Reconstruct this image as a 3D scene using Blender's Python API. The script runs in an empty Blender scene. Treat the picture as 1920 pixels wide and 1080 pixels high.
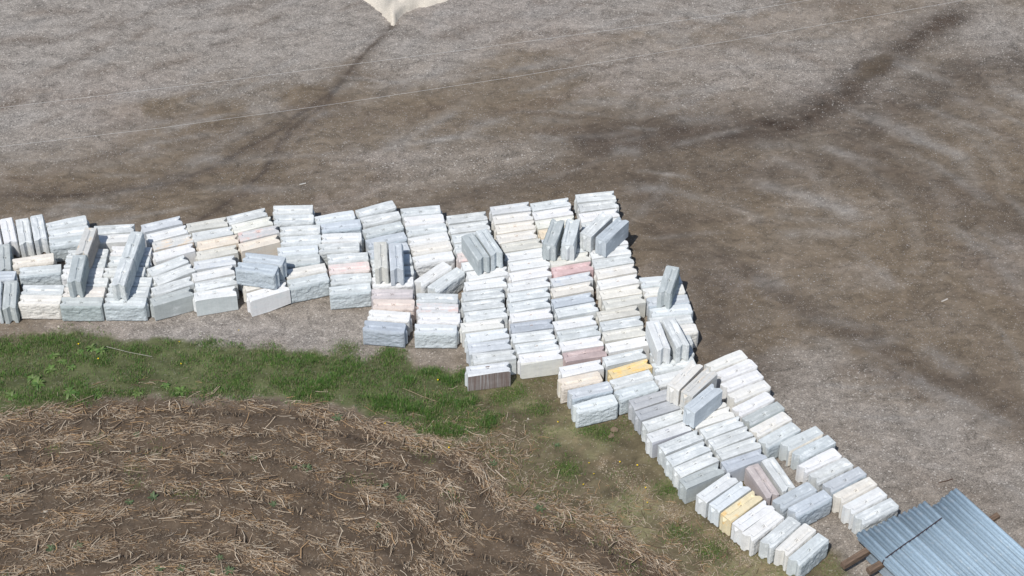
import bpy, bmesh, math, random
import numpy as np
from mathutils import Vector, noise as mnoise

scene = bpy.context.scene
C = scene.collection
rng = np.random.default_rng(7)
random.seed(7)

# ------------------------------------------------------------------ camera
cam_d = bpy.data.cameras.new('camera')
cam = bpy.data.objects.new('camera', cam_d); C.objects.link(cam)
cam.location = (0.0, -44.601, 39.46)
cam.rotation_euler = (math.radians(90 - 41.5), 0, 0)
cam_d.sensor_width = 36.0
cam_d.lens = 70.0
cam_d.clip_start = 0.5
cam_d.clip_end = 3000
scene.camera = cam

# ------------------------------------------------------------------ sky, sun, exposure
SUN = Vector((-0.25, -0.51, 0.82)).normalized()
world = bpy.data.worlds.new('World'); scene.world = world
world.use_nodes = True
wn = world.node_tree.nodes; wl = world.node_tree.links
wn.clear()
sky = wn.new('ShaderNodeTexSky'); sky.sky_type = 'NISHITA'; sky.sun_disc = False
sky.sun_elevation = math.asin(SUN.z)
sky.sun_rotation = math.atan2(SUN.x, SUN.y)
bg = wn.new('ShaderNodeBackground'); bg.inputs['Strength'].default_value = 0.11
wo = wn.new('ShaderNodeOutputWorld')
wl.new(sky.outputs[0], bg.inputs['Color']); wl.new(bg.outputs[0], wo.inputs['Surface'])
sun_d = bpy.data.lights.new('sun', 'SUN')
sun_d.energy = 4.35; sun_d.angle = math.radians(0.5); sun_d.color = (1.0, 0.965, 0.91)
sun = bpy.data.objects.new('sun', sun_d); C.objects.link(sun)
sun.rotation_euler = (-SUN).to_track_quat('-Z', 'Y').to_euler()
sun.location = (-10, -20, 40)
scene.view_settings.view_transform = 'Standard'
scene.view_settings.look = 'None'
scene.view_settings.gamma = 1.0
scene.view_settings.exposure = 0.0
scene.view_settings.use_curve_mapping = False

# ------------------------------------------------------------------ helpers
def link(name, mesh, mat=None, parent=None):
    o = bpy.data.objects.new(name, mesh); C.objects.link(o)
    if mat is not None and len(mesh.materials) == 0: mesh.materials.append(mat)
    if parent is not None: o.parent = parent
    return o

def empty(name, loc=(0, 0, 0), rz=0.0):
    o = bpy.data.objects.new(name, None); C.objects.link(o)
    o.empty_display_size = 0.2; o.location = loc; o.rotation_euler = (0, 0, rz)
    return o

def tag(o, label=None, cat=None, group=None, kind=None):
    if label: o['label'] = label
    if cat: o['category'] = cat
    if group: o['group'] = group
    if kind: o['kind'] = kind
    return o

def mesh_np(name, verts, faces, cols=None, smooth=False):
    """verts (n,3); faces (m,k) with fixed k; cols per vertex (n,3)"""
    verts = np.asarray(verts, np.float32); faces = np.asarray(faces, np.int32)
    me = bpy.data.meshes.new(name)
    m, k = faces.shape
    me.vertices.add(len(verts)); me.vertices.foreach_set('co', verts.ravel())
    me.loops.add(m * k); me.loops.foreach_set('vertex_index', faces.ravel())
    me.polygons.add(m)
    me.polygons.foreach_set('loop_start', np.arange(0, m * k, k, dtype=np.int32))
    me.update(calc_edges=True)
    if cols is not None:
        at = me.color_attributes.new('tint', 'FLOAT_COLOR', 'POINT')
        c4 = np.ones((len(verts), 4), np.float32); c4[:, :3] = cols
        at.data.foreach_set('color', c4.ravel())
    if smooth: me.polygons.foreach_set('use_smooth', np.ones(m, bool))
    me.validate()
    return me

def hash2(ix, iy, seed):
    h = (ix.astype(np.int64) * 374761393 + iy.astype(np.int64) * 668265263 + seed * 974634777) & 0x7fffffff
    h = ((h ^ (h >> 13)) * 1274126177) & 0x7fffffff
    return ((h ^ (h >> 16)) & 0xffff) / 65535.0

def vnoise(x, y, seed=0):
    ix = np.floor(x); iy = np.floor(y); fx = x - ix; fy = y - iy
    fx = fx * fx * (3 - 2 * fx); fy = fy * fy * (3 - 2 * fy)
    a = hash2(ix, iy, seed); b = hash2(ix + 1, iy, seed); c = hash2(ix, iy + 1, seed); d = hash2(ix + 1, iy + 1, seed)
    return (a * (1 - fx) + b * fx) * (1 - fy) + (c * (1 - fx) + d * fx) * fy

def fbm(x, y, seed=0, octv=4):
    s = 0; amp = .5; tot = 0
    for o in range(octv):
        s = s + amp * vnoise(x, y, seed + o * 17); tot += amp; amp *= .5; x = x * 2.03; y = y * 2.03
    return s / tot

def sstep(a, b, x):
    t = np.clip((x - a) / (b - a), 0, 1); return t * t * (3 - 2 * t)

def poly_dist(x, y, pts):
    """distance to an open polyline, plus parameter 0..1 along it"""
    best = np.full(x.shape, 1e9); par = np.zeros(x.shape); n = len(pts) - 1
    for i in range(n):
        ax, ay = pts[i]; bx, by = pts[i + 1]
        dx, dy = bx - ax, by - ay; l2 = dx * dx + dy * dy
        t = np.clip(((x - ax) * dx + (y - ay) * dy) / l2, 0, 1)
        d = np.hypot(x - ax - t * dx, y - ay - t * dy)
        m = d < best; best = np.where(m, d, best); par = np.where(m, (i + t) / n, par)
    return best, par

def inside(x, y, poly):
    r = np.zeros(x.shape, bool); n = len(poly)
    for i in range(n):
        x1, y1 = poly[i]; x2, y2 = poly[(i + 1) % n]
        if y1 == y2: continue
        c = ((y1 > y) != (y2 > y)) & (x < (x2 - x1) * (y - y1) / (y2 - y1) + x1)
        r ^= c
    return r

def sdist(x, y, poly):
    """signed distance to a closed polygon, positive inside"""
    d, _ = poly_dist(x, y, list(poly) + [poly[0]])
    return np.where(inside(x, y, poly), d, -d)

# material builders
def new_mat(name):
    m = bpy.data.materials.new(name); m.use_nodes = True
    nt = m.node_tree; b = nt.nodes['Principled BSDF']
    b.inputs['Specular IOR Level'].default_value = 0.25
    return m, nt, nt.nodes, nt.links, b

def N(ns, t, **kw):
    n = ns.new(t)
    for k, v in kw.items():
        if hasattr(n, k): setattr(n, k, v)
        else: n.inputs[k].default_value = v
    return n

def math_n(ns, ls, op, a, b=None, c=None):
    n = ns.new('ShaderNodeMath'); n.operation = op
    for i, v in enumerate((a, b, c)):
        if v is None: continue
        if isinstance(v, (int, float)): n.inputs[i].default_value = v
        else: ls.new(v, n.inputs[i])
    return n.outputs[0]

def mix_c(ns, ls, fac, a, b, blend='MIX'):
    n = ns.new('ShaderNodeMix'); n.data_type = 'RGBA'; n.blend_type = blend
    for sock, v in ((n.inputs[0], fac), (n.inputs[6], a), (n.inputs[7], b)):
        if isinstance(v, (int, float)): sock.default_value = v
        elif isinstance(v, tuple): sock.default_value = (*v, 1)
        else: ls.new(v, sock)
    return n.outputs[2]

def ramp(ns, ls, fac, stops):
    n = ns.new('ShaderNodeValToRGB')
    el = n.color_ramp.elements
    while len(el) < len(stops): el.new(0.5)
    for e, (p, c) in zip(el, stops):
        e.position = p; e.color = (c, c, c, 1) if isinstance(c, (int, float)) else (*c, 1)
    ls.new(fac, n.inputs[0])
    return n.outputs[0]

def tint_mat(name, rough=0.9, grain=0.0, gscale=30.0, spec=0.2, transl=0.0):
    """colour from the mesh's own per-piece tint with a little noise"""
    m, nt, ns, ls, b = new_mat(name)
    at = N(ns, 'ShaderNodeAttribute', attribute_name='tint')
    col = at.outputs['Color']
    if grain:
        tc = ns.new('ShaderNodeTexCoord')
        nz = N(ns, 'ShaderNodeTexNoise', Scale=gscale, Detail=3.0)
        ls.new(tc.outputs['Object'], nz.inputs['Vector'])
        g = ramp(ns, ls, nz.outputs['Fac'], [(0.3, 1 - grain), (0.7, 1 + 0.0)])
        col = mix_c(ns, ls, 1.0, col, g, 'MULTIPLY')
    ls.new(col, b.inputs['Base Color'])
    b.inputs['Roughness'].default_value = rough
    b.inputs['Specular IOR Level'].default_value = spec
    if transl:
        tr = ns.new('ShaderNodeBsdfTranslucent'); ls.new(col, tr.inputs['Color'])
        mx = N(ns, 'ShaderNodeMixShader'); mx.inputs[0].default_value = transl
        ls.new(b.outputs[0], mx.inputs[1]); ls.new(tr.outputs[0], mx.inputs[2])
        ls.new(mx.outputs[0], ns['Material Output'].inputs['Surface'])
    return m

# ------------------------------------------------------------------ surveyed positions in metres (x right, y away)
GRASS_EDGE = [(-16.96,-2.68),(-14.86,-2.34),(-12.92,-1.93),(-11.3,-2.34),(-9.75,-2.34),(-8.33,-2.61),(-6.15,-2.83),(-4.29,-3.23),(-3.38,-2.83),(-2.82,-3.45),(-1.37,-3.72),(-0.9,-4.86),(-0.47,-5.8),(-1.25,-6.42),(-2.37,-5.7),(-3.86,-5.43),(-4.78,-5.01),(-6.31,-4.58),(-8.43,-4.5),(-9.93,-4.5),(-11.42,-4.65),(-12.84,-5.07),(-14.27,-5.43),(-16.27,-5.8)]
FIELD_EDGE = [(-16.61,-5.6),(-14.29,-5.34),(-12.57,-4.9),(-11.43,-4.58),(-8.43,-4.45),(-6.0,-4.75),(-4.77,-5.28),(-3.25,-5.8),(-1.62,-6.32),(-0.58,-7.06),(0.07,-8.4),(1.28,-8.88),(2.53,-9.44),(3.88,-10.45),(5.03,-11.7),(6.12,-13.24)]
TAN_STRIP = [(1.69,-6.21),(2.47,-7.18),(3.71,-8.44),(4.65,-9.31),(5.83,-10.27),(6.72,-11.17),(7.83,-12.22)]
STREAK_A = [(-4.22,13.92),(-4.98,12.38),(-5.63,10.96),(-6.1,9.88),(-7.08,8.68),(-7.71,7.8),(-8.5,6.94),(-9.6,5.9),(-10.7,5.13),(-12.32,4.64),(-14.64,4.37),(-18.19,4.42)]
STREAK_B = [(-5.79,10.65),(-6.39,8.98),(-7.28,7.94),(-7.56,7.14),(-7.71,6.23),(-8.31,4.99),(-9.04,3.92),(-9.93,3.0)]
STREAK_C = [(15.89,14.79),(14.14,13.19),(12.83,11.84),(11.54,10.34),(10.3,8.98),(8.96,8.09),(7.35,7.77),(5.25,7.65),(2.79,7.31)]
STREAK_D = [(6.03,1.72),(7.38,0.48),(8.52,-0.83),(9.52,-1.77),(10.53,-2.34),(11.29,-3.45),(12.7,-4.15),(14.79,-5.8)]
STREAK_E = [(18.34,11.9),(16.24,11.43),(14.4,10.18),(13.03,9.43),(11.89,7.65)]
STREAK_F = [(-2.34,3.78),(-1.01,4.58),(0.68,5.26),(2.73,5.4),(4.99,6.23)]
STREAK_G = [(4.64,6.23),(6.3,5.4),(7.84,5.4),(10.32,6.23),(12.57,5.13),(15.56,3.0)]
STREAK_H = [(4.09,5.4),(4.66,3.52),(5.38,1.72),(6.03,-0.48),(5.71,-2.56),(7.0,-3.67)]
ARC_1 = [(11.96,8.18),(13.31,7.8),(14.35,6.65),(14.77,5.13),(14.83,3.52)]
ARC_2 = [(10.97,7.31),(12.29,6.74),(13.31,5.54),(13.73,3.92),(13.69,2.23)]
ARC_3 = [(9.9,7.08),(11.16,6.09),(12.15,4.58),(12.5,3.0),(12.43,0.97)]
ARC_4 = [(13.09,8.68),(14.59,8.09),(15.53,6.51),(15.86,4.58)]
ARC_5 = [(-16.35,5.4),(-14.38,5.81),(-12.05,6.29),(-10.08,7.14),(-8.64,8.38)]
ARC_6 = [(-10.32,6.23),(-9.41,7.31),(-8.6,7.94),(-7.79,8.68)]
ARC_7 = [(-8.24,4.31),(-6.77,4.8),(-4.41,4.99),(-2.37,4.85)]
ARC_8 = [(3.06,10.18),(5.01,9.73),(6.66,10.18),(7.96,10.65)]
BROWN_BLOBS = [(-12.91,5.13),(-9.67,9.73),(-4.61,8.83),(-1.9,6.51),(-6.86,5.95),(2.39,5.4),(6.13,10.34),(4.8,3.0),(8.94,3.0),(12.73,6.23),(13.74,-2.56),(0.71,9.12),(-5.28,5.4),(7.91,0.97),(5.61,2.74),(6.66,-0.48),(4.91,4.85),(10.5,2.23),(12.05,-0.48),(-8.8,6.51),(0.69,5.95)]
LIGHT_BLOBS = [(-0.52,6.51),(-16.28,10.65),(6.72,10.96),(17.17,13.52),(-5.61,-1.88),(-8.4,-2.0),(-15.84,8.24),(10.71,10.96),(-1.89,6.23),(-3.67,11.9)]
PALE_TOP = [(-21.84,9.73),(-17.22,9.88),(-13.54,9.27),(-8.61,9.88),(-5.81,10.96),(-2.93,11.84),(0.0,12.7),(3.54,13.36),(6.39,14.12),(9.9,15.37),(11.96,19.86),(-25.12,19.86)]
PALE_RIGHT = [(5.42,-2.34),(8.05,-2.34),(10.07,-3.45),(12.23,-5.18),(14.71,-6.21),(14.75,-12.05),(7.58,-12.05),(6.79,-8.97),(6.47,-6.21)]
PUDDLE = [(12.4,11.4)]
SAND = [(-4.18,13.85),(-4.44,14.32),(-4.69,14.79),(-4.94,15.13),(-5.26,15.54),(-5.77,16.41),(-6.26,18.01),(-5.2,20.24),(-3.21,20.62),(-1.18,18.74),(-1.54,16.23),(-2.38,15.44),(-3.23,15.06),(-3.78,14.79),(-3.99,14.32)]
SAND_RIDGE = [(-4.18,13.92),(-4.06,14.69),(-3.71,15.37),(-3.37,16.59),(-3.34,18.38)]
GREEN_SPOTS = [(0.75,-5.13),(2.14,-5.84),(2.58,-6.11),(4.27,-8.17),(4.37,-9.72),(5.14,-10.31),(-0.3,-4.71),(0.08,-4.43),(-1.19,-5.6),(1.45,-7.42),(3.77,-5.8),(-3.47,-2.68),(-4.78,-2.68)]
FIELD_GREEN = [(-10.28,-7.32),(-10.13,-7.91),(-9.01,-8.2),(-12.58,-6.62),(-11.43,-6.46),(-9.78,-6.72),(-8.5,-8.3),(-3.88,-7.91),(-4.32,-7.82),(1.45,-7.42),(-1.57,-8.4),(-11.18,-6.21)]
DOCKS = [(-13.43,-4.15),(-13.18,-3.56),(-12.49,-4.5),(-11.65,-4.58),(-14.09,-4.65),(-13.21,-2.97),(-12.46,-2.83),(-12.15,-2.68),(-11.85,-2.79),(-9.79,-4.22),(-9.34,-4.43),(-13.62,-3.94),(-10.57,-4.5),(-12.59,-3.45),(-12.89,-3.23)]
WEEDS = [(-13.63,-7.72),(-11.32,-10.18),(-12.03,-10.25),(-9.7,-10.92),(-7.59,-10.51),(-7.73,-11.0),(-7.28,-11.03),(-9.08,-10.91),(-8.53,-10.92),(-6.37,-8.65),(-5.57,-7.38),(-5.89,-7.36),(-3.41,-8.01),(-2.95,-8.53),(-1.65,-8.17),(-1.24,-9.07),(-3.54,-9.4),(-2.64,-6.11),(-4.86,-5.49),(-13.07,-11.08),(-6.04,-11.14),(-0.51,-7.22),(-10.34,-6.11),(-9.58,-8.44),(-10.2,-8.63),(0.74,-8.88),(-7.05,-7.02),(-7.9,-6.82),(1.24,-6.52)]
DANDELIONS = [(-12.54,-2.54),(-11.87,-3.17),(-9.47,-3.37),(-9.64,-2.43),(-7.97,-1.93),(-3.52,-5.74),(-2.1,-4.04),(-1.73,-6.64),(1.27,-5.68),(2.09,-7.24),(2.21,-7.64),(1.92,-8.03),(2.93,-7.2),(3.4,-7.32),(3.58,-8.15),(3.6,-8.69)]
STONES = [(-2.47,-6.23),(-2.31,-6.21),(-13.27,-1.7),(-12.39,-8.93),(-10.69,-8.95),(-11.73,-10.35),(2.83,-5.93),(2.74,-6.17),(0.45,-5.49)]
BLOCKS = [
  ('W', [('wh',-15.754,1.847,1.890,0), ('wh',-15.320,1.966,1.884,0), ('lg',-14.836,1.937,1.850,0), ('lg',-14.428,2.113,1.859,0)]),
  ('X', [('gr',-15.211,0.717,1.790,0), ('cr',-14.327,0.569,0.221,0), ('lgb',-14.036,0.099,0.135,0), ('bl',-15.346,-0.148,0.022,0), ('lg',-15.167,-1.001,1.748,0), ('gr',-14.709,-0.968,1.712,0)]),
  ('Y', [('lg',-13.801,-0.765,0.000,0), ('wht',-13.807,-1.216,-0.023,0)]),
  ('c1', [('lg',-13.623,2.325,0.281,0), ('lg',-13.482,1.869,0.229,0), ('lgb',-13.378,1.445,0.227,0)]),
  ('c2', [('lg',-12.137,2.061,-3.056,0), ('wh',-12.106,1.605,-3.067,0)]),
  ('p1', [('lg',-12.753,0.878,0.000,0), ('lg',-12.754,0.442,0.000,0), ('wh',-12.758,0.006,0.000,0), ('lg',-12.560,-0.430,0.000,0), ('wht',-12.576,-0.866,0.000,0), ('gr',-12.579,-1.302,0.000,0)]),
  ('p2', [('wh',-11.458,0.998,-0.009,0), ('lg',-11.454,0.532,-0.009,0), ('lg',-11.528,0.054,-0.009,0), ('lg',-11.271,-0.414,-0.009,0), ('lg',-11.285,-0.850,-0.009,0), ('lgb',-11.305,-1.286,-0.009,0)]),
  ('T1', [('tan2',-12.664,0.743,1.506,1), ('gr',-12.735,-0.509,1.600,1), ('lgb',-11.268,0.566,1.485,1), ('lg',-11.377,-0.658,1.500,1)]),
  ('d1', [('bl',-10.714,2.285,-2.771,0), ('wh',-10.487,1.841,-2.768,0), ('tst',-10.273,1.433,-2.805,0), ('wh',-10.169,0.981,-2.763,0), ('lg',-10.281,0.346,-2.572,0), ('lg',-10.040,-0.038,-2.600,0), ('lg',-10.021,-0.574,-2.691,0), ('gr',-9.985,-1.046,-2.702,0)]),
  ('d2', [('be',-9.325,2.284,-2.866,0), ('lg',-9.102,1.838,-2.872,0), ('tan',-8.902,1.432,-2.859,0), ('be',-8.873,0.964,-2.861,0), ('bst',-8.887,0.492,-2.891,0), ('wh',-8.877,-0.002,-2.818,0), ('lg',-8.748,-0.449,-2.866,0), ('whg',-8.725,-0.906,-2.886,0)]),
  ('d3', [('lg',-8.147,2.679,-2.776,0), ('cr',-7.942,2.270,-2.807,0), ('pst',-7.712,1.875,-2.828,0), ('tan',-7.652,1.396,-2.764,0), ('lg',-7.512,0.071,-2.849,0), ('cr',-7.328,-0.398,-2.736,0), ('wh',-7.180,-0.828,-2.708,0)]),
  ('T2', [('bg',-7.310,-0.076,-0.202,1), ('bg',-7.488,-0.493,-0.201,1)]),
  ('e1', [('lg',-6.755,2.960,0.035,0), ('lg',-6.689,2.508,0.034,0), ('lg',-6.456,1.993,0.059,0), ('lg',-6.394,1.507,0.073,0), ('whb',-6.444,1.022,0.145,0), ('lgb',-6.356,0.579,0.120,0), ('crl',-6.132,0.084,0.294,0), ('lgb',-6.026,-0.355,0.319,0)]),
  ('e2', [('whb',-5.436,2.597,0.221,0), ('bl2',-5.221,2.183,0.196,0), ('wh',-5.173,1.630,0.083,0), ('lg',-5.210,1.150,0.073,0), ('lg',-4.921,0.692,0.135,0), ('pk2',-4.852,0.229,0.134,0), ('lg',-4.773,-0.250,0.119,0), ('lgb',-4.768,-0.731,0.132,0)]),
  ('e3', [('lg',-4.195,3.002,0.386,0), ('lg',-4.023,2.539,0.328,0), ('lgb',-3.919,2.021,0.390,0), ('bl2',-3.798,1.524,0.365,0), ('bl2',-3.705,1.035,0.294,0), ('lg',-3.608,0.551,0.197,0), ('lg',-3.532,0.076,0.123,0), ('wh',-3.525,-0.391,0.073,0), ('pur',-3.518,-0.942,0.023,0), ('pk',-3.451,-1.402,-0.018,0), ('crw',-3.565,-1.887,-0.079,0), ('bg2',-3.678,-2.374,-0.122,0)]),
  ('T3', [('be',-3.855,0.093,1.650,1), ('bl2',-3.407,0.037,1.658,1)]),
  ('e4', [('lg',-2.811,2.894,0.131,0), ('wh',-2.692,2.463,0.145,0), ('lg',-2.608,2.020,0.168,0), ('wh',-2.526,1.561,0.218,0), ('crl',-2.421,1.113,0.258,0), ('wh',-2.352,0.673,0.270,0), ('wh',-2.329,-0.060,0.792,0), ('lg',-1.928,-0.309,0.840,0), ('lg',-2.193,-1.129,-0.009,0), ('pst',-2.172,-1.565,-0.009,0), ('wh',-2.114,-2.002,-0.009,0), ('whb',-2.195,-2.463,-0.009,0)]),
  ('e5', [('lg',-1.386,2.606,-2.950,0), ('lg',-1.303,2.150,-2.937,0), ('lg',-1.209,1.698,-2.938,0), ('lg',-1.119,1.268,-2.939,0), ('pk2',-1.025,0.842,-2.940,0), ('wh',-0.890,0.420,-2.932,0), ('wh',-0.730,-0.001,-2.933,0), ('wh',-0.788,-0.464,-2.928,0), ('lg',-0.853,-0.937,-2.955,0), ('lg',-0.850,-1.385,-2.956,0), ('lg',-0.761,-1.812,-2.957,0), ('crl',-0.862,-2.279,-2.967,0), ('whb',-0.711,-2.706,-2.946,0), ('bl',-0.650,-3.152,-2.968,0), ('lg',-0.510,-3.584,-2.991,0), ('brn',-0.674,-4.094,-2.971,0)]),
  ('T4', [('gr',-1.067,0.498,1.999,1), ('lgb',-0.674,0.709,1.984,1)]),
  ('e6', [('bst',-0.054,3.059,-2.931,0), ('crl',0.019,2.590,-2.941,0), ('cr',0.102,2.161,-2.942,0), ('crl',0.146,1.709,-2.916,0), ('be',0.296,1.291,-2.908,0), ('wh',0.413,0.866,-2.900,0), ('wh',0.509,0.440,-2.902,0), ('whw',0.537,-0.017,-2.877,0), ('wh',0.493,-0.488,-2.891,0), ('lg',0.486,-0.951,-2.914,0), ('lg',0.491,-1.398,-2.916,0), ('wh',0.553,-1.850,-2.948,0), ('bg2',0.566,-2.299,-2.961,0), ('lg',0.599,-2.737,-2.962,0), ('lg',0.708,-3.167,-2.951,0), ('crf',0.807,-3.593,-2.952,0)]),
  ('e7', [('lg',1.186,3.247,-2.901,0), ('whw',1.247,2.812,-2.902,0), ('cr',1.333,2.378,-2.904,0), ('or',1.424,1.941,-2.905,0), ('bl',1.519,1.505,-2.906,0), ('lg',1.624,1.077,-2.908,0), ('be',1.720,0.651,-2.909,0), ('red',1.787,0.209,-2.901,0), ('bst',1.763,-0.263,-2.876,0), ('cr',1.761,-0.716,-2.878,0), ('bl2',1.766,-1.187,-2.879,0), ('lg',1.877,-1.612,-2.881,0), ('wh',1.800,-2.169,-2.901,0), ('lgb',1.911,-2.605,-2.923,0), ('crw',1.973,-3.050,-2.904,0), ('mau',2.061,-3.484,-2.893,0), ('wh',1.951,-4.055,-2.878,0), ('tan',1.913,-4.579,0.277,0), ('bl2',2.190,-4.997,0.318,0), ('whb',2.305,-5.517,0.319,0)]),
  ('T5', [('gr',1.231,1.153,-1.805,1), ('lgb',1.741,1.165,-1.731,1), ('lg',2.529,1.529,-2.178,1), ('bg',2.992,1.297,-2.206,1)]),
  ('e8', [('lg',2.593,3.632,-2.980,0), ('lg',2.667,3.182,-2.947,0), ('whw',2.674,2.725,-2.925,0), ('lg',2.735,2.284,-2.913,0), ('lg',2.805,1.852,-2.914,0), ('wh',2.874,1.420,-2.915,0), ('wh',2.945,0.984,-2.907,0), ('lg',3.013,0.551,-2.909,0), ('crl',3.081,0.106,-2.888,0), ('crw',3.140,-0.367,-2.889,0), ('cr',3.185,-0.827,-2.891,0), ('be',3.271,-1.255,-2.892,0), ('be',3.078,-1.759,-2.906,0), ('lg',3.156,-2.191,-2.907,0), ('be',3.217,-2.626,-2.909,0), ('crw',3.291,-3.080,-2.870,0), ('lg',3.184,-3.622,-2.834,0), ('yel',3.319,-4.094,-2.743,0), ('lg',3.360,-4.551,0.396,0), ('lgb',3.475,-4.979,0.402,0)]),
  ('e9', [('whb',4.397,-0.363,0.131,0), ('crl',4.467,-0.798,0.139,0), ('bl2',4.560,-1.232,0.151,0), ('whb',4.625,-1.663,0.150,0), ('lg',4.607,-2.113,0.162,0), ('crl',4.726,-2.534,0.161,0), ('lg',4.546,-3.033,0.208,0), ('lg',4.549,-3.501,0.246,0), ('lg',4.575,-3.955,0.267,0), ('wh',4.626,-4.428,0.324,0)]),
  ('T6', [('gr',4.581,-1.004,1.301,1), ('wh',4.151,-3.373,1.781,1), ('lg',4.647,-3.254,1.867,1)]),
  ('T7', [('crl',4.771,-4.998,-2.221,1), ('tan2',5.138,-5.266,-2.252,1), ('bg',5.204,-5.894,-2.314,1)]),
  ('g1', [('dg',3.856,-5.297,-2.748,0), ('dg2',4.000,-5.720,-2.732,0), ('lg',4.179,-6.123,-2.724,0), ('lgl',4.266,-6.576,-2.703,0), ('lg',4.566,-6.948,-2.646,0), ('lg',4.731,-7.379,-2.637,0), ('lg',4.922,-7.776,-2.631,0), ('gr',5.042,-8.210,-2.634,0)]),
  ('g1b', [('wh',5.422,-8.630,-2.415,0), ('whb',5.727,-8.945,-2.411,0), ('yel2',6.011,-9.279,-2.414,0), ('wh',6.287,-9.619,-2.416,0), ('whw',6.537,-9.992,0.742,0), ('lg',6.965,-10.228,0.799,0), ('crl',7.338,-10.472,0.802,0), ('lgb',7.628,-10.800,0.801,0)]),
  ('g2', [('wh',4.980,-4.804,-2.734,0), ('lg',5.124,-5.225,-2.719,0), ('crl',5.302,-5.627,-2.711,0), ('crl',5.490,-6.022,-2.707,0), ('lg',5.727,-6.394,-2.703,0), ('lg',5.924,-6.787,-2.696,0), ('lg',6.109,-7.189,-2.708,0), ('bg2',6.219,-7.627,-2.724,0)]),
  ('g3', [('crl',6.069,-3.795,0.489,0), ('whw',6.319,-4.178,0.523,0), ('whw',6.452,-4.607,0.527,0), ('crl',6.616,-5.022,0.536,0), ('wh',6.682,-5.526,0.587,0), ('gr',6.929,-5.897,0.604,0), ('crl',7.090,-6.318,0.607,0), ('lgb',7.287,-6.723,0.621,0)]),
  ('g4', [('crs',7.885,-6.850,0.595,0), ('lgb',8.174,-7.190,0.583,0), ('whw',8.268,-7.672,0.540,0), ('lg',8.537,-8.030,0.555,0), ('bl2',8.856,-8.366,0.590,0), ('cr',9.087,-8.739,0.594,0), ('wh',9.298,-9.127,0.588,0), ('lg',9.546,-9.497,0.572,0)]),
  ('m', [('bg',7.468,-8.942,0.595,0), ('bl2',7.838,-9.218,0.596,0), ('mau2',6.670,-8.396,1.956,0), ('lg',7.112,-8.143,1.968,0)]),
]
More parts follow.
